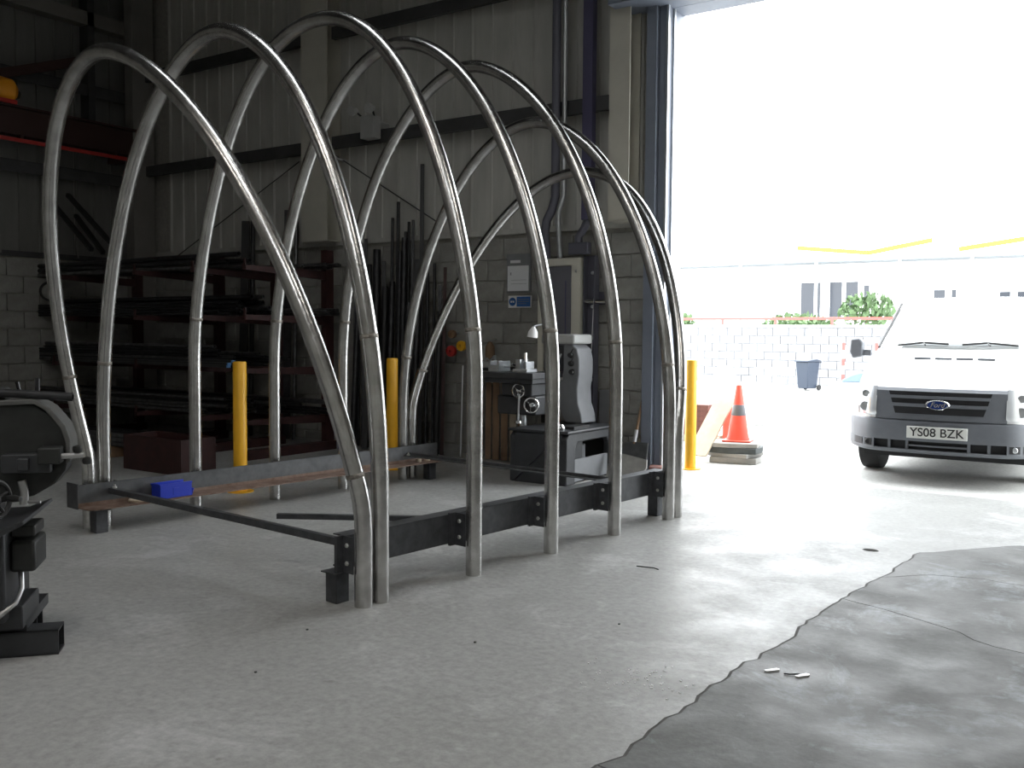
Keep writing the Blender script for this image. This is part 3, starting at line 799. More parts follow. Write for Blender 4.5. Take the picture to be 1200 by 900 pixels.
# base: hollow cabinet casting with arched openings on its right side
arch = [(0, 0), (.09, 0), (.09, .30), (.13, .36), (.60, .36), (.66, .30), (.66, 0), (.95, 0), (.95, .44), (.93, .465), (.04, .465), (.0, .43)]
arch = [(0, 0), (.16, 0), (.16, .33), (.20, .38), (.76, .38), (.80, .33), (.80, 0), (.95, 0), (.95, .44), (.92, .465), (.05, .465), (0, .42)]
MB().prism(arch, .50, .56, 'x').prism(arch, -.05, -.0, 'x').box(-.0, .50, .40, .93, .38, .465).box(0, .5, .0, .40, 0, .46).box(0, .5, .93, .95, .0, .46).build('base_cabinet', M['machine_dark'], mm, bev=.012)
MB().box(-.06, .58, -.01, .97, .465, .49).build('base_top', M['machine_dark'], mm, bev=.008)
MB().box(.515, .545, .16, .80, .02, .22).build('side_panel', M['machine_grey'], mm)
MB().lathe([(.0, 0), (.09, 0), (.09, .26), (0, .26)], 18, T_(.3, .62, .05), cap=False).build('coolant_tank', M['machine_grey'], mm)
MB().lathe([(.0, 0), (.045, .0), (.05, .02), (.03, .05), (0, .055)], 14, T_(.42, .12, .49), cap=False).build('chuck_key_pot', M['chrome'], mm)
MB().box(.35, .52, .20, .48, .49, .515).build('tray', M['black'], mm)
# column: C shaped casting in side profile (x,z)
colp = [(.17, .49), (.40, .49), (.37, .58), (.335, .70), (.335, .92), (.335, 1.02), (.41, 1.10), (.42, 1.25), (.405, 1.32), (.31, 1.345), (.05, 1.345), (.05, 1.29),
        (.19, 1.29), (.21, 1.25), (.21, 1.0), (.12, .92), (.12, .60)]
cp = [(.20, .51), (.385, .51), (.37, .60), (.335, .70), (.325, .84), (.345, .98), (.345, 1.12), (.32, 1.22), (.25, 1.27),
      (.17, 1.27), (.17, .98), (.13, .90), (.13, .70), (.15, .60)]
MB().prism(cp, .58, .86, 'y').build('column', M['machine_grey'], mm, bev=.012)
MB().box(-.06, .31, .54, .90, 1.265, 1.36).build('overarm', M['machine_light'], mm, bev=.02)
MB().box(-.02, .17, .60, .84, 1.0, 1.25).build('gear_head', M['machine_dark'], mm, bev=.008)
MB().sweep([(.02, .56, 1.24), (.05, .56, 1.15), (.12, .555, 1.08), (.16, .56, 1.17)], .008, 8).build('belt_cable', M['machine_light'], mm)
for q, (xx, zz) in enumerate(((.255, 1.16), (.26, 1.08), (.27, 1.0))):
    k_ = MB().lathe([(0, 0), (.028, 0), (.022, .03), (0, .032)], 14, T_(xx, .58, zz, R(90)), cap=False).build('gear_knob', M['black'], mm)
    if q < 2: MB().cyl((xx, .56, zz), (xx + .05, .53, zz + .06), .005, 6).build('gear_lever', M['black'], k_)
MB().box(.03, .17, .50, .60, .92, .975).build('name_plate_box', M['machine_light'], mm, bev=.005)
MB().sweep([(.12, .53, .92), (.10, .5, .82), (.03, .48, .75), (.0, .47, .70)], .010, 8).build('orange_hose', M['orange'], mm)
MB().box(-.03, .12, .50, .62, .50, .88).build('knee_slide', M['casting'], mm, bev=.01)
# knee, saddle and table to the left
MB().box(-.30, .13, .15, .55, .60, .78).build('knee', M['machine_dark'], mm, bev=.015)
MB().box(-.22, .12, .10, .60, .78, .90).build('saddle', M['machine_dark'], mm, bev=.012)
MB().box(-.42, .18, .02, .56, .945, 1.00).box(-.40, .16, .05, .53, .90, .945).build('table', M['machine_dark'], mm, bev=.004)
MB().cyl((-.12, .33, .47), (-.12, .33, .62), .035, 14).build('elevating_screw', M['galv'], mm)
def handwheel(cx, cy, cz, r, ax, parent, m='chrome', name='handwheel', spokes=3):
    T = T_(cx, cy, cz) @ (Vector(ax).to_track_quat('Z', 'Y').to_matrix().to_4x4())
    b_ = MB(); seg = 26
    b_.sweep([(r * math.cos(2 * PI * k / seg), r * math.sin(2 * PI * k / seg), 0) for k in range(seg + 1)], r * .13, 8, T=T)
    b_.lathe([(0, -.03), (r * .22, -.03), (r * .22, .02), (0, .025)], 12, T, cap=False)
    for k in range(spokes):
        a = 2 * PI * k / spokes + .4
        b_.cyl((0, 0, 0), (r * math.cos(a), r * math.sin(a), 0), r * .09, 6, T)
    w_ = b_.build(name, M[m], parent)
    MB().lathe([(0, 0), (.012, 0), (.015, .03), (.010, .06), (0, .062)], 10, T @ Matrix.Translation((r * .9, 0, .0)), cap=False).build('crank_handle', M[m], w_)
    return w_
handwheel(-.025, .10, .83, .065, (0, -1, 0), mm)
handwheel(.105, .12, .70, .068, (.25, -1, 0), mm)
MB().cyl((.0, .10, .83), (.0, .30, .83), .014, 8).cyl((.105, .12, .70), (.105, .3, .70), .02, 10).build('wheel_shaft', M['galv'], mm)
MB().cyl((-.01, .09, .80), (-.02, .09, .55), .010, 8).build('clamp_rod', M['galv'], mm)
MB().lathe([(0, 0), (.035, 0), (.03, .02), (.01, .03), (0, .03)], 12, T_(-.02, .09, .53), cap=False).build('rod_knob', M['chrome'], mm)
vs_ = MB().box(-.40, -.28, .14, .34, 1.0, 1.06).box(-.40, -.375, .14, .34, 1.06, 1.10).box(-.30, -.28, .14, .34, 1.06, 1.10).build('vise', M['galv'], mm, bev=.004)
MB().cyl((-.46, .24, 1.05), (-.22, .24, 1.05), .012, 8).build('vise_screw', M['galv'], vs_)
MB().box(-.12, .04, .14, .32, 1.0, 1.03).box(-.10, -.05, .16, .30, 1.03, 1.12).box(-.01, .02, .16, .30, 1.03, 1.10).build('clamp_set', M['galv'], mm, bev=.004)
MB().cyl((-.17, .2, 1.07), (-.08, .2, 1.07), .014, 8).lathe([(0, 0), (.02, 0), (.02, .03), (0, .03)], 8, T_(-.17, .2, 1.055), cap=False).cyl((-.03, .22, 1.1), (-.03, .22, 1.18), .018, 10).build('cutter_arbor', M['chrome'], mm)
lm = MB().lathe([(.052, 0), (.045, .05), (.022, .085), (.012, .10)], 18, T_(.06, .20, 1.33, 0, R(8))).build('lamp_shade', M['white'], mm)
MB().sweep([(.07, .20, 1.43), (.10, .30, 1.45), (.12, .50, 1.40), (.12, .58, 1.35)], .009, 8).build('lamp_arm', M['machine_grey'], mm)
hc = thing('wall_hung_brush', 'brown round brush head hung on the wall above the mill table', 'brush', (-5.90, 8.36, 1.16))
MB().lathe([(0, -.11), (.035, -.10), (.055, -.03), (.05, .06), (.02, .11), (0, .115)], 16, cap=False).build('head', M['timber'], hc)
MB().cyl((0, 0, .11), (0, .12, .14), .006, 6).build('hook', M['galv'], hc)
bx = thing('parts_tray', 'shiny metal parts tray on a bracket shelf left of the mill', 'tray', (-5.80, 8.22, 1.00))
MB().box(-.12, .12, -.12, .12, 0, .008).box(-.12, .12, -.12, -.112, 0, .06).box(-.12, .12, .112, .12, 0, .06).box(-.12, -.112, -.12, .12, 0, .06).box(.112, .12, -.12, .12, 0, .06).build('tray', M['tube_end'], bx)
MB().box(-.15, .15, -.14, .25, -.03, -.001).build('shelf', M['black'], bx)
MB().cyl((-.05, 0, .02), (.04, .02, .12), .012, 8).cyl((.02, .03, .02), (-.03, -.02, .10), .009, 8).cyl((.07, 0, .01), (.06, .0, .13), .014, 8).build('tool_bits', M['galv'], bx)
# conduit feeding, switch box, and extinguisher-like yellow post beside the mill
sb = MB().box(-.05, .07, 0, .1, -.22, .18).build('switch_box', M['machine_grey'], bev=.005)
sb.location = (-4.52, 8.395, .62); tag(sb, 'small grey switch box low on the wall behind the mill', 'switch box')
ypost = MB().box(-.02, .02, -.02, .02, 0, .42).build('yellow_bar', M['yellow']); ypost.location = (-4.27, 8.24, 0)
tag(ypost, 'short yellow square bar standing beside the mill base', 'steel bar')
# shovel and metal scoop by the doorway column
shv = thing('shovel', 'dark bladed shovel leaning on the blocks beside the doorway column', 'shovel', (-4.05, 8.10, 0))
T = T_(-.05, .10, .02, R(-12))
MB().prism([(-.15, .30), (.15, .30), (.15, .06), (.11, .02), (-.11, .02), (-.15, .06)], -.006, .006, 'y', T).build('blade', M['grey_steel'], shv)
MB().sweep([(0, .0, .28), (0, .02, .40), (.01, .06, .72)], .014, 10, T=T).build('shaft', M['timber'], shv)
MB().cyl((-.0, .0, .30), (0, .02, .42), .019, 10, T).build('socket', M['tube_end'], shv)
dsp = MB().prism([(-.14, 0), (.17, 0), (.26, .12), (.25, .20), (-.14, .26)], -.01, .01, 'y', T_(0, 0, 0, R(-20))).build('sheet_offcut', M['pale_slab'])
dsp.location = (-4.06, 7.88, .006); tag(dsp, 'pale sheet offcut propped beside the doorway column', 'sheet metal')
bkk = MB().box(-.06, .06, -.1, .1, 0, .10).build('brick_lump', M['brick'], bev=.01); bkk.location = (-3.86, 8.24, 0); bkk.rotation_euler = (0, 0, .4)
tag(bkk, 'brown brick on the floor at the doorway column', 'brick')

# ------------------------------------------------------------------ horizontal bandsaw in the left foreground
# local axes: x = screen right-ish, y = away from the camera
PH = R(33.86)
def cf(xr, d): return (xr * math.cos(PH) - d * math.sin(PH), xr * math.sin(PH) + d * math.cos(PH))
q_ = cf(-2.05, 3.95)
bsw = thing('horizontal_bandsaw', 'old dark metal-cutting bandsaw at the left edge with black handwheel', 'bandsaw', (q_[0], q_[1], 0), PH + R(15))
# px->local: x = (px-40)/276, z = 1.36-(y-391)/276
def sx(px): return (px - 40) / 279.
def sz(py): return 1.36 - (py - 391) / 279.
guard = [(sx(-120), sz(484)), (sx(-20), sz(478)), (sx(52), sz(477)), (sx(66), sz(487)), (sx(80), sz(502)), (sx(88), sz(518)), (sx(89), sz(536)),
         (sx(84), sz(556)), (sx(72), sz(572)), (sx(50), sz(585)), (sx(15), sz(592)), (sx(-120), sz(592))]
MB().prism(guard, -.04, .10, 'y').build('saw_bow', M['casting'], bsw, bev=.008)
rim = [(sx(-120), sz(478)), (sx(53), sz(471)), (sx(70), sz(482)), (sx(86), sz(503)), (sx(91), sz(520)), (sx(91), sz(545))]
rimi = [(a, b_ - .022) if i < 2 else (a - .018, b_ - .010) for i, (a, b_) in enumerate(rim)]
MB().prism(rim + rimi[::-1], -.06, .11, 'y').build('bow_rim', M['bow_grey'], bsw, bev=.004)
MB().box(sx(20), sx(72), -.10, -.04, sz(556), sz(534)).box(sx(38), sx(50), -.13, -.1, sz(552), sz(538)).build('blade_guide', M['machine_dark'], bsw, bev=.004)
MB().box(sx(60), sx(84), -.14, -.05, sz(545), sz(526)).build('tension_block', M['casting'], bsw, bev=.006)
MB().cyl((sx(60), -.10, sz(538)), (sx(108), -.10, sz(536)), .012, 10).build('tension_rod', M['hose'], bsw)
MB().lathe([(0, -.018), (.017, -.012), (.02, 0), (.017, .012), (0, .018)], 12, T_(sx(101), -.10, sz(529)), cap=False).build('rod_knob', M['black'], bsw)
MB().lathe([(0, -.018), (.017, -.012), (.02, 0), (.017, .012), (0, .018)], 12, T_(sx(111), -.10, sz(543)), cap=False).build('rod_knob', M['black'], bsw)
MB().sweep([(sx(-120), .02, sz(455)), (sx(95), -.06, sz(469))], .018, 16, hollow=.72).build('feed_tube', M['dark_tube'], bsw)
MB().box(sx(-60), sx(20), -.02, .08, sz(474), sz(458)).build('pivot_bracket', M['casting'], bsw, bev=.01)
MB().cyl((sx(52), .03, sz(470)), (sx(52), .03, sz(448)), .010, 8).cyl((sx(34), .03, sz(470)), (sx(30), .03, sz(452)), .008, 8).build('stop_pin', M['dark_tube'], bsw)
MB().cyl((sx(2), .03, sz(470)), (sx(3), .03, sz(432)), .006, 8).build('oil_line', M['galv'], bsw)
# vice bed, tray, handwheel
MB().cyl((sx(-60), -.24, sz(578)), (sx(26), -.31, sz(577)), .014, 10).build('vice_screw', M['machine_dark'], bsw)
handwheel(sx(27), -.31, sz(577), .075, (.85, -.53, .0), bsw, 'black', 'handwheel', 5)
MB().sweep([(sx(38), -.05, sz(566)), (sx(41), -.05, sz(580)), (sx(40), -.05, sz(594))], .018, 12).build('stop_bar', M['hose'], bsw)
MB().cyl((sx(40), -.05, sz(591)), (sx(59), -.07, sz(591)), .006, 8).build('stop_rod', M['hose'], bsw)
MB().prism([(sx(-120), sz(622)), (sx(28), sz(620)), (sx(54), sz(606)), (sx(53), sz(602)), (sx(26), sz(612)), (sx(-120), sz(612))], -.28, .26, 'y').build('chip_tray', M['machine_dark'], bsw, bev=.003)
MB().box(sx(-120), sx(10), -.12, .12, sz(614), sz(592)).build('vice_bed', M['machine_dark'], bsw, bev=.01)
MB().box(sx(-120), sx(28), -.20, .22, sz(722), sz(620)).build('cabinet', M['machine_dark'], bsw, bev=.01)
MB().box(sx(28), sx(54), -.10, .08, sz(630), sz(617)).build('switch_cover', M['casting'], bsw, bev=.008)
MB().box(sx(28), sx(55), -.12, .10, sz(670), sz(634)).build('motor_box', M['casting'], bsw, bev=.014)
MB().sweep([(sx(36), -.06, sz(668)), (sx(39), -.10, sz(690)), (sx(36), -.16, sz(702)), (sx(20), -.22, sz(714)), (sx(-30), -.24, sz(738))], .011, 12).build('coolant_hose', M['hose'], bsw)
MB().box(sx(-120), sx(42), -.14, .16, sz(735), sz(708)).build('lower_frame', M['machine_dark'], bsw, bev=.006)
for (y0, y1, x1) in ((-.10, .02, 77), (.24, .36, 34)):
    p_ = MB().box(sx(-130), sx(x1), y0, y0 + .008, .0, .105).box(sx(-130), sx(x1), y1 - .008, y1, .0, .105).box(sx(-130), sx(x1), y0, y1, .097, .105).box(sx(-130), sx(x1), y0, y1, .0, .008).build('skid', M['machine_dark'], bsw)
MB().box(sx(-120), sx(42), -.08, .34, .105, .15).build('skid_plate', M['machine_dark'], bsw)

# ------------------------------------------------------------------ small things on the floor
q = 0
rr = random.Random(12)
gl = []
b_ = MB()
for k in range(90):
    cx, cy = -1.64, 3.32
    x_ = cx + rr.gauss(0, .10) + .06 * rr.random(); y_ = cy + rr.gauss(0, .10)
    s_ = rr.uniform(.0015, .0035)
    b_.box(-s_, s_, -s_, s_, 0, s_, T_(x_, y_, 0, 0, 0, rr.uniform(0, 3)))
tag(b_.build('glass_crumbs', M['white']), 'scatter of tiny glittering white crumbs on the pale concrete', 'debris', kind='stuff')
for k, (x0, y0, a) in enumerate(((-1.205, 3.70, .9), (-1.085, 3.71, 1.0))):
    o = MB().prism([(-.03, -.008), (.028, -.011), (.036, .0), (.03, .011), (-.032, .007)], 0, .006, 'z').build('wood_chip', M['white'])
    o.location = (x0, y0, .0042); o.rotation_euler = (0, 0, a)
    tag(o, ['left of two white scraps on the old slab', 'right of two white scraps on the old slab'][k], 'scrap', 'white scraps on the old slab')
o = MB().sweep([(-.022, 0, .003), (.0, .004, .004), (.03, .03, .003)], .003, 6).build('wire_scrap', M['black']); o.location = (-1.13, 3.69, .0045)
tag(o, 'thin dark wire joining the two white scraps', 'wire')
o = MB().lathe([(0, 0), (.04, 0), (.03, .006), (0, .008)], 12, cap=False).build('washer_plate', M['dirt']); o.location = (-1.40, 6.2, 0); o.scale = (1.3, .8, 1)
tag(o, 'small dark flat scrap on the bright floor towards the van', 'scrap')
o = MB().sweep([(-.05, 0, .003), (.05, .02, .003), (.09, .0, .003)], .003, 6).build('steel_offcut', M['black']); o.location = (-2.38, 4.95, 0)
tag(o, 'thin dark offcut on the floor right of the hoops', 'scrap')
for k in range(5):
    o = MB().box(-.004, .004, -.004, .004, 0, .005).build('nut', M['black'])
    o.location = ((-3.13, 3.0, 0), (-2.40, 3.3, 0), (-3.35, 3.75, 0), (-2.0, 3.9, 0), (-2.9, 2.5, 0))[k]
    tag(o, 'tiny dark nut lying on the concrete floor', 'nut', 'tiny nuts scattered on the floor')

# ------------------------------------------------------------------ van
VX, VY, VRZ = -1.53, 9.25, 0.0
van = thing('van', 'white panel van with grey bumper parked outside the doorway', 'van', (VX, VY, 0), VRZ)
st = [  # y, half width low, half width top, zb, zt
    (.02, .50, .46, .50, .865), (.07, .64, .60, .46, .885), (.16, .74, .70, .42, .92), (.32, .81, .77, .38, .965),
    (.60, .86, .80, .34, 1.06), (.86, .88, .80, .32, 1.165), (.98, .885, .79, .32, 1.23), (1.5, .89, .745, .32, 1.63),
    (1.68, .89, .72, .32, 1.735), (1.9, .89, .715, .32, 1.775), (2.4, .89, .72, .32, 1.80), (3.4, .89, .72, .32, 1.81), (4.5, .88, .72, .34, 1.79), (4.58, .85, .69, .38, 1.75)]
vb = MB(); ring = []
for (y_, wl_, wt_, zb, zt) in st:
    belt = min(1.10, zt - .12)
    sec = [(-.9 * wl_, zb), (-wl_, zb + .07), (-wl_, (zb + belt) / 2), (-wl_ + .015, belt), (-wt_ - (wl_ - wt_) * .25, zt - .09 if zt < 1.2 else zt - .16),
           (-wt_ + .03, zt - .025), (-wt_ * .8, zt), (-wt_ * .35, zt + .012)]
    sec += [(-a, z) for a, z in sec[::-1]]
    ring.append([(a, y_, z) for a, z in sec])
n = len(ring[0]); vs = [p for r_ in ring for p in r_]; fs = []
for i in range(len(ring) - 1):
    for k in range(n):
        k2 = (k + 1) % n; fs.append((i * n + k, i * n + k2, (i + 1) * n + k2, (i + 1) * n + k))
fs.append(tuple(range(n))); fs.append(tuple(range((len(ring) - 1) * n, len(ring) * n)))
vb.add(vs, fs)
vbo = vb.build('body', M['van_white'], van, sub=2)
# windscreen follows the sloped front between base and roof edge
def ws(t, s_):
    # t in -1..1 across, s_ 0..1 up the slope
    y_ = .99 + (1.66 - .99) * s_; z_ = 1.238 + (1.705 - 1.238) * s_
    hw = .735 + (.66 - .735) * s_
    yb_ = y_ + .07 * t * t
    return (hw * t, yb_ - .035, z_ + .022 - .02 * t * t)
g = []; nx, nz = 12, 8
for j in range(nz + 1):
    for i in range(nx + 1): g.append(ws(-1 + 2 * i / nx, j / nz))
fsx = [(j * (nx + 1) + i, j * (nx + 1) + i + 1, (j + 1) * (nx + 1) + i + 1, (j + 1) * (nx + 1) + i) for j in range(nz) for i in range(nx)]
wso = MB().add(g, fsx).build('windscreen', M['glass_washed'], van)
sd = wso.modifiers.new('solid', 'SOLIDIFY'); sd.thickness = .02
for sg in (-1, 1):
    MB().sweep([Vector(ws(sg * 1.0, a / 6)) + Vector((sg * .022, -.02, .01)) for a in range(7)], .014, 8).build('screen_seal', M['black'], van)
    wp = MB().sweep([ws(.05 if sg > 0 else -.78, .03), ws(.35 if sg > 0 else -.45, .075), ws(.72 if sg > 0 else -.12, .04)], .011, 8).build('wiper', M['black'], van)
    wp.location = (0, -.025, .012)
    MB().sweep([Vector(ws(.4 * sg, .02)) + Vector((0, -.05, 0)), Vector(ws(.35 if sg > 0 else -.45, .075))], .008, 6).build('wiper_arm', M['black'], wp)
# bonnet vents
for t_c in (-.29, -.10, .09, .28):
    MB().box(t_c - .075, t_c + .075, .76, .785, 1.118 + .02, 1.158).build('bonnet_vent', M['van_grey'], van)
# bumper: plan curve x profile
def front_y(t):            # plan curve of the nose
    a = abs(t)
    return -.04 + .06 * (a / .55) ** 2 if a < .55 else .02 + (a - .55) * .22 + 3.3 * (a - .55) ** 2.0
def bumper(t0, t1, zs, name, m, parent, off=0., nn=14, thick=.06, sub=0):
    """zs: list of (z, forward offset)"""
    b_ = MB(); vs = []; fs = []
    rows = [(z, o_) for z, o_ in zs] + [(z, -thick) for z, _ in zs[::-1]]
    for i in range(nn + 1):
        t = t0 + (t1 - t0) * i / nn
        for z, o_ in rows:
            vs.append((t, front_y(t) - o_ - off, z))
    nr = len(rows)
    for i in range(nn):
        for k in range(nr):
            k2 = (k + 1) % nr; fs.append((i * nr + k, i * nr + k2, (i + 1) * nr + k2, (i + 1) * nr + k))
    fs.append(tuple(range(nr))); fs.append(tuple(range(nn * nr, (nn + 1) * nr)))
    b_.add(vs, fs)
    return b_.build(name, m, parent)
G_ = M['van_grey']
bumper(-.87, .87, [(.285, -.04), (.30, .01), (.325, .02)], 'bumper_lip', G_, van, nn=26)
bumper(-.87, .87, [(.405, .02), (.50, .03), (.585, .015), (.60, -.02)], 'bumper', G_, van, nn=26)
bumper(-.88, -.56, [(.32, .02), (.41, .02)], 'bumper_corner', G_, van, nn=8)
bumper(.56, .88, [(.32, .02), (.41, .02)], 'bumper_corner', G_, van, nn=8)
bumper(-.56, .56, [(.32, -.03), (.41, -.03)], 'lower_intake', M['van_slot'], van, nn=12)
for t_c in (-.42, -.26, .26, .42):
    bumper(t_c - .012, t_c + .012, [(.32, .005), (.41, .005)], 'intake_rib', G_, van, nn=2)
bumper(-.25, .25, [(.355, .0), (.37, .0)], 'intake_slat', G_, van, nn=6)
for sg in (-1, 1):
    bumper(sg * .74 - .055, sg * .74 + .055, [(.335, .026), (.40, .026)], 'fog_recess', M['van_slot'], van, nn=4)
    fo = MB().lathe([(0, 0), (.026, 0), (.022, .008), (0, .010)], 14, T_(sg * .62, front_y(.62) - .022, .368, R(90)), cap=False).build('fog_lamp', M['van_slot'] if sg < 0 else M['lamp_glass'], van)
    bumper(sg * .62 - .04, sg * .62 + .04, [(.335, .021), (.40, .021)], 'fog_recess', M['van_slot'], van, nn=4)
# grille surround: trapezoid plate, slots and slats
bumper(-.552, .552, [(.60, .004), (.86, -.012), (.89, -.04)], 'grille_surround', G_, van, nn=16)
def slot(z0, z1, hw0, hw1, name, m, off):
    b_ = MB(); nn = 14; vs = []; fs = []
    for i in range(nn + 1):
        for (z, hw, o_) in ((z0, hw0, 0), (z1, hw1, 0), (z1, hw1, .03), (z0, hw0, .03)):
            t = -hw + 2 * hw * i / nn; vs.append((t, front_y(t) - off - (.0 if z < .6 else 0) + o_ + (z - .6) * .08, z))
    for i in range(nn):
        for k in range(4):
            k2 = (k + 1) % 4; fs.append((i * 4 + k, i * 4 + k2, (i + 1) * 4 + k2, (i + 1) * 4 + k))
    fs.append((0, 1, 2, 3)); fs.append(tuple(range(nn * 4, nn * 4 + 4)))
    return b_.add(vs, fs).build(name, m, van)
slot(.655, .86, .37, .435, 'grille_opening', M['van_slot'], .018)
slot(.795, .822, .415, .425, 'grille_slat', G_, .034)
slot(.720, .750, .395, .405, 'grille_slat', G_, .034)
bd = MB().lathe([(0, 0), (.1, 0), (.104, .006), (.098, .014), (.09, .012), (.088, .008), (0, .008)], 32, T_(0, -.084, .745, R(90)) @ Matrix.Diagonal((1.0, .46, 1, 1)), cap=False).build('badge', M['chrome'], van)
MB().lathe([(0, 0), (.084, 0), (.084, .004), (0, .004)], 32, T_(0, -.092, .745, R(90)) @ Matrix.Diagonal((1.0, .44, 1, 1)), cap=False).build('badge_face', M['ford_blue'], bd)
text_mesh('badge_lettering', 'Ford', .062, M['chrome'], bd, (0, -.099, .745), (R(90), 0, 0), .0015, shear=.35, bold=.0005)
np_ = MB().box(-.255, .255, -.085, -.07, .435, .545).build('number_plate', M['plate'], van, bev=.003)
text_mesh('plate_lettering', 'YS08 BZK', .108, M['black'], np_, (0, -.0865, .489), (R(90), 0, 0), .001, bold=.0012)
# headlamps
for sg in (-1, 1):
    t0, t1 = (.545, .80)
    hl = bumper(sg * t0, sg * t1, [(.625, .0), (.66, .012), (.80, -.006), (.90, -.05)], 'headlamp', M['lamp_glass'], van, nn=8)
    for zz, r_ in ((.70, .045), (.82, .035)):
        MB().lathe([(r_ * .5, 0), (r_, .004), (r_, .010), (r_ * .5, .012)], 16, T_(sg * .66, front_y(.66) - .012 + (.012 if zz > .8 else 0), zz, R(90))).build('reflector', M['galv'], hl)
for sg in (-1, 1):
    mr = MB().prism([(sg * .93, 1.15), (sg * 1.03, 1.13), (sg * 1.06, 1.20), (sg * 1.05, 1.33), (sg * .96, 1.34), (sg * .93, 1.30)], 1.02, 1.14, 'y').build('mirror', M['van_grey'], van, bev=.015)
    MB().box(min(sg * .85, sg * .95), max(sg * .85, sg * .95), 1.05, 1.11, 1.16, 1.22).build('mirror_arm', M['van_grey'], mr)
    for (yc) in (.95, 3.7):
        T = T_(sg * .76, yc, .30, 0, R(90))
        tw = MB().lathe([(.15, -.10), (.27, -.105), (.295, -.09), (.30, -.05), (.30, .05), (.295, .09), (.27, .105), (.15, .10)], 32, T).build('wheel', M['rubber'], van)
        MB().lathe([(0, -.08), (.15, -.09), (.18, -.07), (.18, .07), (.15, .09), (0, .08)], 24, T, cap=False).build('hub', M['galv'], tw)
MB().box(-.70, .70, .25, 4.3, .22, .33).build('underbody', M['van_slot'], van)

# ------------------------------------------------------------------ yard: things beside the door
stk = [(0.02, .07, M['pale_slab'], .33, .2), (.072, .05, M['pale_slab'], .30, -.1), (.125, .07, M['slate'], .34, .15), (.20, .055, M['pale_slab'], .31, .3)]
z = 0.0
labels = ['bottom pale slab of the stack by the doorway', 'second pale slab from the bottom of the doorway stack',
          'dark grey slab in the stack by the doorway', 'top pale slab of the stack, under the cone']
for k, (zz, th_, m_, hw, a) in enumerate(stk):
    hw *= .78
    poly = [(-hw, -.22), (-.05, -.25), (hw * .9, -.21), (hw, .0), (hw * .92, .2), (0, .24), (-hw * .95, .21), (-hw * 1.03, .0)]
    o = MB().prism(poly, 0, th_ - .008, 'z').build('slab', m_, bev=.006)
    o.location = (-3.62, 9.78, z); o.rotation_euler = (0, 0, a); z += th_ - .007
    tag(o, labels[k], 'slab', 'slabs stacked by the doorway')
cn = thing('traffic_cone', 'red traffic cone with grey band standing on the slab stack', 'cone', (-3.62, 9.80, z), .2)
MB().box(-.15, .15, -.15, .15, 0, .02).build('base', M['cone'], cn, bev=.01)
MB().lathe([(.125, .02), (.112, .06), (.03, .60), (.022, .61), (.0, .61)], 28, cap=False).build('cone_body', M['cone'], cn)
MB().lathe([(.0795, .28), (.0808, .285), (.0615, .395), (.060, .40)], 28, cap=False).build('grey_band', M['cone_band'], cn)
bd_ = bar_between((-3.93, 9.40, .075), (-3.84, 10.0, .66), .24, .02, 'board', M['ply'], None)
tag(bd_, 'pale board leaning up behind the yellow door bollard', 'board')
# brick pack on a pallet
bp_ = thing('pallet', 'timber pallet under the brown brick pack outside', 'pallet', (-4.95, 11.6, 0), .1)
for yy in (-.4, 0, .36): MB().box(-.5, .5, yy, yy + .08, 0, .07).build('runner', M['ply'], bp_)
for xx in range(6): MB().box(-.5 + xx * .17, -.5 + xx * .17 + .12, -.42, .46, .07, .09).build('deck_board', M['ply'], bp_)
brm = MB().box(-.105, .105, -.05, .05, 0, .064).mesh('brick', M['brick'])
k = 0
for lz in range(6):
    for ix in range(4):
        for iy in range(2):
            if iy == 1 and lz < 5: continue
            o = inst(brm, 'brick', None, (-4.95 - .34 + ix * .218, 11.24 + iy * .105, .0905 + lz * .0645), (0, 0, 0))
            tag(o, 'brown brick in the pack outside the doorway', 'brick', 'bricks of the pack outside the doorway')
fillb = None
rp_ = thing('barrier_post', 'red plastic post with white slotted top beside the brick pack', 'barrier', (-4.32, 11.35, 0), 0.2)
MB().box(-.065, .065, -.05, .05, 0, .50).build('red_body', M['cone'], rp_, bev=.012)
hd = MB().box(-.065, -.035, -.05, .05, .50, .70).box(.035, .065, -.05, .05, .50, .70).box(-.035, .035, -.05, .05, .50, .56).box(-.035, .035, -.05, .05, .66, .70).build('white_top', M['white'], rp_, bev=.006)
sk = MB(); rr = random.Random(5)
ps = bmesh.new(); bmesh.ops.create_icosphere(ps, subdivisions=3, radius=.16)
for v in ps.verts:
    d_ = 1 + .22 * math.sin(9 * v.co.x * 6 + 3) * math.sin(7 * v.co.z * 6) + rr.uniform(-.05, .05); v.co = Vector((v.co.x * d_, v.co.y * d_ * .8, v.co.z * d_ * .8 + .13))
    if v.co.z < 0: v.co.z = 0
me = bpy.data.meshes.new('sack'); ps.to_mesh(me); ps.free(); me.materials.append(M['render_wall'])
o = inst(me, 'sack', None, (-5.5, 14.2, .62)); tag(o, 'pale crumpled sack on the long white block behind the barrier post', 'sack')
o = MB().box(-.7, .9, -.35, .35, 0, .615).build('concrete_block', M['render_wall'], bev=.02); o.location = (-5.6, 14.2, 0)
tag(o, 'long white concrete block carrying the pale sack and pipe', 'concrete block')
o = MB().sweep([(-.55, -.1, 0), (-.2, -.1, 0)], .06, 16, hollow=.8).build('pipe_offcut', M['grey_steel']); o.location = (-5.75, 14.1, .676)
tag(o, 'short grey pipe lying left of the pale sack', 'pipe')
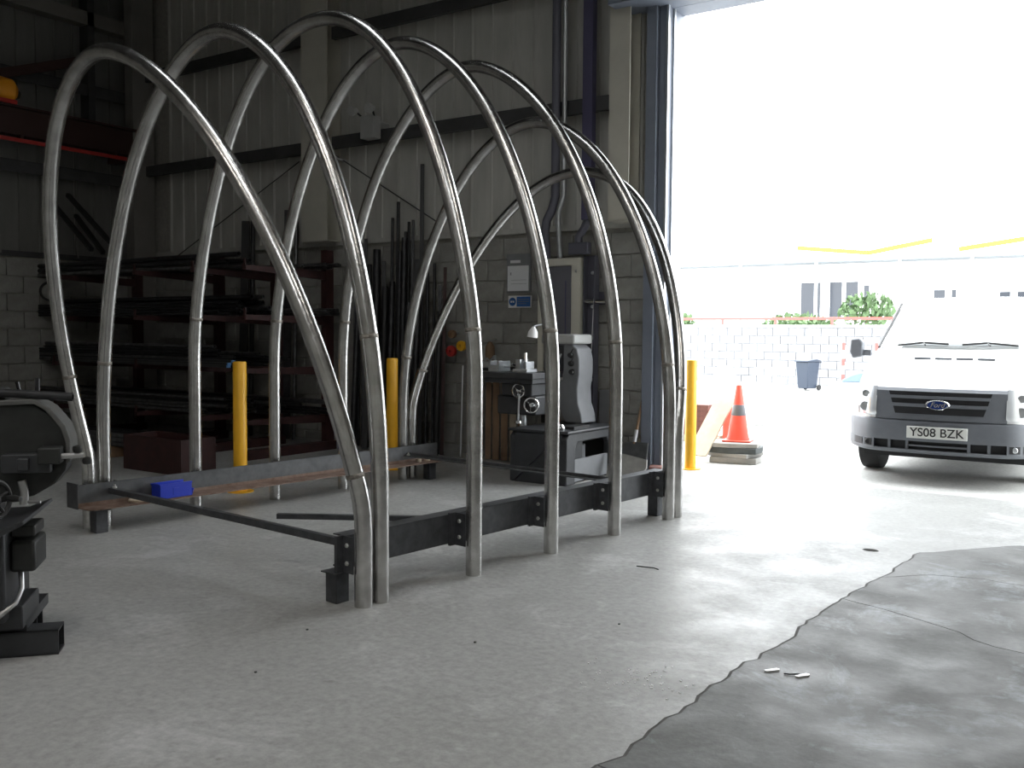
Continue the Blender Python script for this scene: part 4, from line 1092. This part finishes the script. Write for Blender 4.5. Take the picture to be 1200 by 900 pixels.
# wheelie bin
wbn = thing('wheelie_bin', 'dark blue wheelie bin standing in the yard before the block wall', 'bin', (-6.97, 23.65, 0), -.35)
def taper(w0, d0, w1, d1, z0, z1):
    return MB().add([(-w0, -d0, z0), (w0, -d0, z0), (w0, d0, z0), (-w0, d0, z0), (-w1, -d1, z1), (w1, -d1, z1), (w1, d1, z1), (-w1, d1, z1)],
                    [(0, 3, 2, 1), (4, 5, 6, 7), (0, 1, 5, 4), (1, 2, 6, 5), (2, 3, 7, 6), (3, 0, 4, 7)])
taper(.15, .18, .185, .24, .05, .72).build('body', M['bin'], wbn, bev=.02)
MB().prism([(-.28, .72), (.28, .72), (.28, .745), (.1, .785), (-.26, .75)], -.20, .20, 'x').build('lid', M['bin'], wbn, bev=.008)
for sg in (-1, 1): MB().lathe([(0, -.02), (.07, -.02), (.07, .02), (0, .02)], 18, T_(sg * .2, .2, .07, 0, R(90)), cap=False).build('wheel', M['rubber'], wbn)
MB().cyl((-.2, .29, .70), (.2, .29, .70), .014, 8).build('handle', M['bin'], wbn)
# mesh gate leaning on wall, kerbs
mg = thing('mesh_barrier', 'low wire mesh barrier standing left of the wheelie bin', 'barrier', (-8.0, 24.3, 0), .3)
MB().box(-.55, .55, -.015, .015, .05, .08).box(-.55, .55, -.015, .015, .50, .53).box(-.55, -.52, -.015, .015, 0, .56).box(.52, .55, -.015, .015, 0, .56).build('frame', M['galv'], mg)
for k in range(16): MB().box(-.5 + k * .066, -.5 + k * .066 + .012, -.006, .006, .08, .5).build('wire', M['galv'], mg)
kb = MB().box(-1.6, 1.4, -.12, .12, 0, .06).build('kerb', M['pale_slab']); kb.location = (-6.1, 20.2, 0); tag(kb, 'low pale kerb on the yard before the white block', 'kerb')
wbk = MB().box(-.45, .60, -.4, .4, 0, .36).build('concrete_block', M['render_wall'], bev=.02); wbk.location = (-5.25, 21.3, 0)
tag(wbk, 'white concrete block under the blue-grey tarp heap behind the van mirror', 'concrete block')
tp = MB().prism([(-.36, 0), (.55, 0), (.48, .14), (.28, .20), (.06, .23), (-.15, .16), (-.32, .06)], -.35, .35, 'y').build('tarp_heap', M['tarp'], bev=.03)
tp.location = (-5.1, 21.3, .362); tag(tp, 'blue-grey tarp heap on the white concrete block', 'tarp')
for k, x_ in enumerate((-6.35, -5.55)):
    t = thing('striped_pole', ['left of two red and white poles behind the tarp heap', 'right of two red and white poles behind the tarp heap'][k],
              'pole', (x_, 24.6, 0), 0, 'striped poles by the tarp heap')
    for q in range(6):
        MB().lathe([(.04, q * .2), (.04, q * .2 + .2)], 12).build('red_band' if q % 2 else 'white_band', M['red_rail'] if q % 2 else M['white'], t)
# yard wall of blocks with red railing
yw = thing('yard_wall', 'pale concrete block boundary wall across the yard', 'wall', (-8, 26.0, 0))
MB().box(-22, 14, .05, .25, 0, 1.60).build('core', M['render_wall'], yw)
b_ = MB()
for r_ in range(7):
    x_ = -14 + (.22 if r_ % 2 else 0)
    while x_ < 8:
        b_.box(x_, x_ + .43, -.0, .06, .012 + r_ * .225, .012 + r_ * .225 + .213); x_ += .445
tag(b_.build('blockwork', M['yard_block'], yw), kind='stuff')
MB().box(-22, 14, -.03, .28, 1.60, 1.66).build('coping', M['render_wall'], yw)
rl = thing('red_railing', 'faded red railing running along the top of the yard wall', 'railing', (-8, 25.95, 1.66))
MB().box(-14, 12, -.02, .03, .14, .21).build('top_rail', M['red_rail'], rl)
for k in range(16): MB().box(-13 + k * 1.55, -13 + k * 1.55 + .06, -.02, .03, -.0, .14).build('post', M['red_rail'], rl)
# bushes behind the wall
def bush(x_, y_, z_, w_, h_, label, seed):
    rr = random.Random(seed); t = thing('bush', label, 'bush', (x_, y_, 0))
    b_ = MB()
    for k in range(420):
        a = rr.uniform(0, 2 * PI); e = rr.uniform(-1, 1); rad = rr.random() ** .4
        c = Vector((w_ * rad * math.cos(a) * math.sqrt(1 - e * e), w_ * .6 * rad * math.sin(a) * math.sqrt(1 - e * e), z_ + h_ * rad * e))
        s_ = rr.uniform(.08, .16)
        b_.add([(-s_, 0, 0), (0, -s_ * .5, 0), (s_, 0, 0), (0, s_ * .5, 0)], [(0, 1, 2, 3)], T_(c.x, c.y, c.z, rr.uniform(0, 6), rr.uniform(0, 6), rr.uniform(0, 6)))
    f = b_.build('foliage', M['leaf'], t); f['kind'] = 'stuff'
    MB().sweep([(0, 0, 0), (.05, 0, z_ * .6), (0, .05, z_)], [.07, .05, .03], 8).build('trunk', M['timber'], t)
bush(-7.1, 30.0, 2.15, .85, .55, 'pale green round bush behind the yard wall near the van', 1)
bush(-9.3, 30.5, 1.75, 1.2, .32, 'low green bush behind the yard wall at mid span', 2)
bush(-13.6, 30.5, 1.85, .7, .3, 'small green bush behind the yard wall at the left', 3)
# white industrial building with dark windows and canopy
ib = thing('industrial_building', 'long white industrial building far behind the yard wall', 'building', (-12, 50, 0))
MB().box(-16, 18, 0, 10, 0, 5.1).build('wall', M['render_wall'], ib)
MB().box(-16.5, 18.5, -1.6, 10.5, 5.1, 5.3).build('roof', M['roof_grey'], ib)
for (x_, w_, z0, z1) in ((-3.2, 1.1, 2.3, 4.2), (-1.7, .7, 2.3, 4.2), (-.9, .7, 2.3, 4.2), (.0, .35, 2.3, 4.0), (3.3, .6, 2.4, 3.7), (4.1, .3, 2.9, 3.7)):
    wf = MB().box(x_, x_ + w_, -.06, .02, z0, z1).build('window', M['render_wall'], ib)
    MB().box(x_ + .05, x_ + w_ - .05, -.08, -.05, z0 + .05, z1 - .05).build('pane', M['window_far'], wf)
for k in range(14):
    x_ = 6.2 + k * .75
    wf = MB().box(x_, x_ + .52, -.06, .02, 3.05, 3.55).build('window', M['render_wall'], ib)
    MB().box(x_ + .04, x_ + .48, -.08, -.05, 3.09, 3.51).build('pane', M['window_far'], wf)
for x_ in (-6, -2, 2, 5.2): MB().cyl((x_, -1.4, 0), (x_, -1.4, 5.1), .09, 8).build('canopy_post', M['galv'], ib)
# yellow overhead gantry beams of the yard crane
gy = thing('yard_gantry', 'faded yellow gantry beams over the roof of the white building', 'gantry', (-12, 47.0, 0))
for (xa, za, xb, zb, dy) in ((-3.4, 6.0, .2, 5.6, 3), (.2, 5.6, 3.2, 6.1, 3), (4.4, 5.6, 8.6, 6.15, 3)):
    T = Matrix.Translation((xa, dy, za)) @ Matrix.Rotation(-math.atan2(zb - za, xb - xa), 4, 'Y')
    L = math.hypot(xb - xa, zb - za)
    MB().box(0, L, -.10, .10, -.11, .11, T).build('beam', M['yellow_beam'], gy)
for (x_, z_) in ((-2.6, 5.8), (.2, 5.4), (3.2, 5.9), (4.5, 5.4), (8.4, 5.9)):
    MB().box(x_ - .1, x_ + .1, 2.9, 3.1, 5.301, z_).build('support', M['galv'], gy)
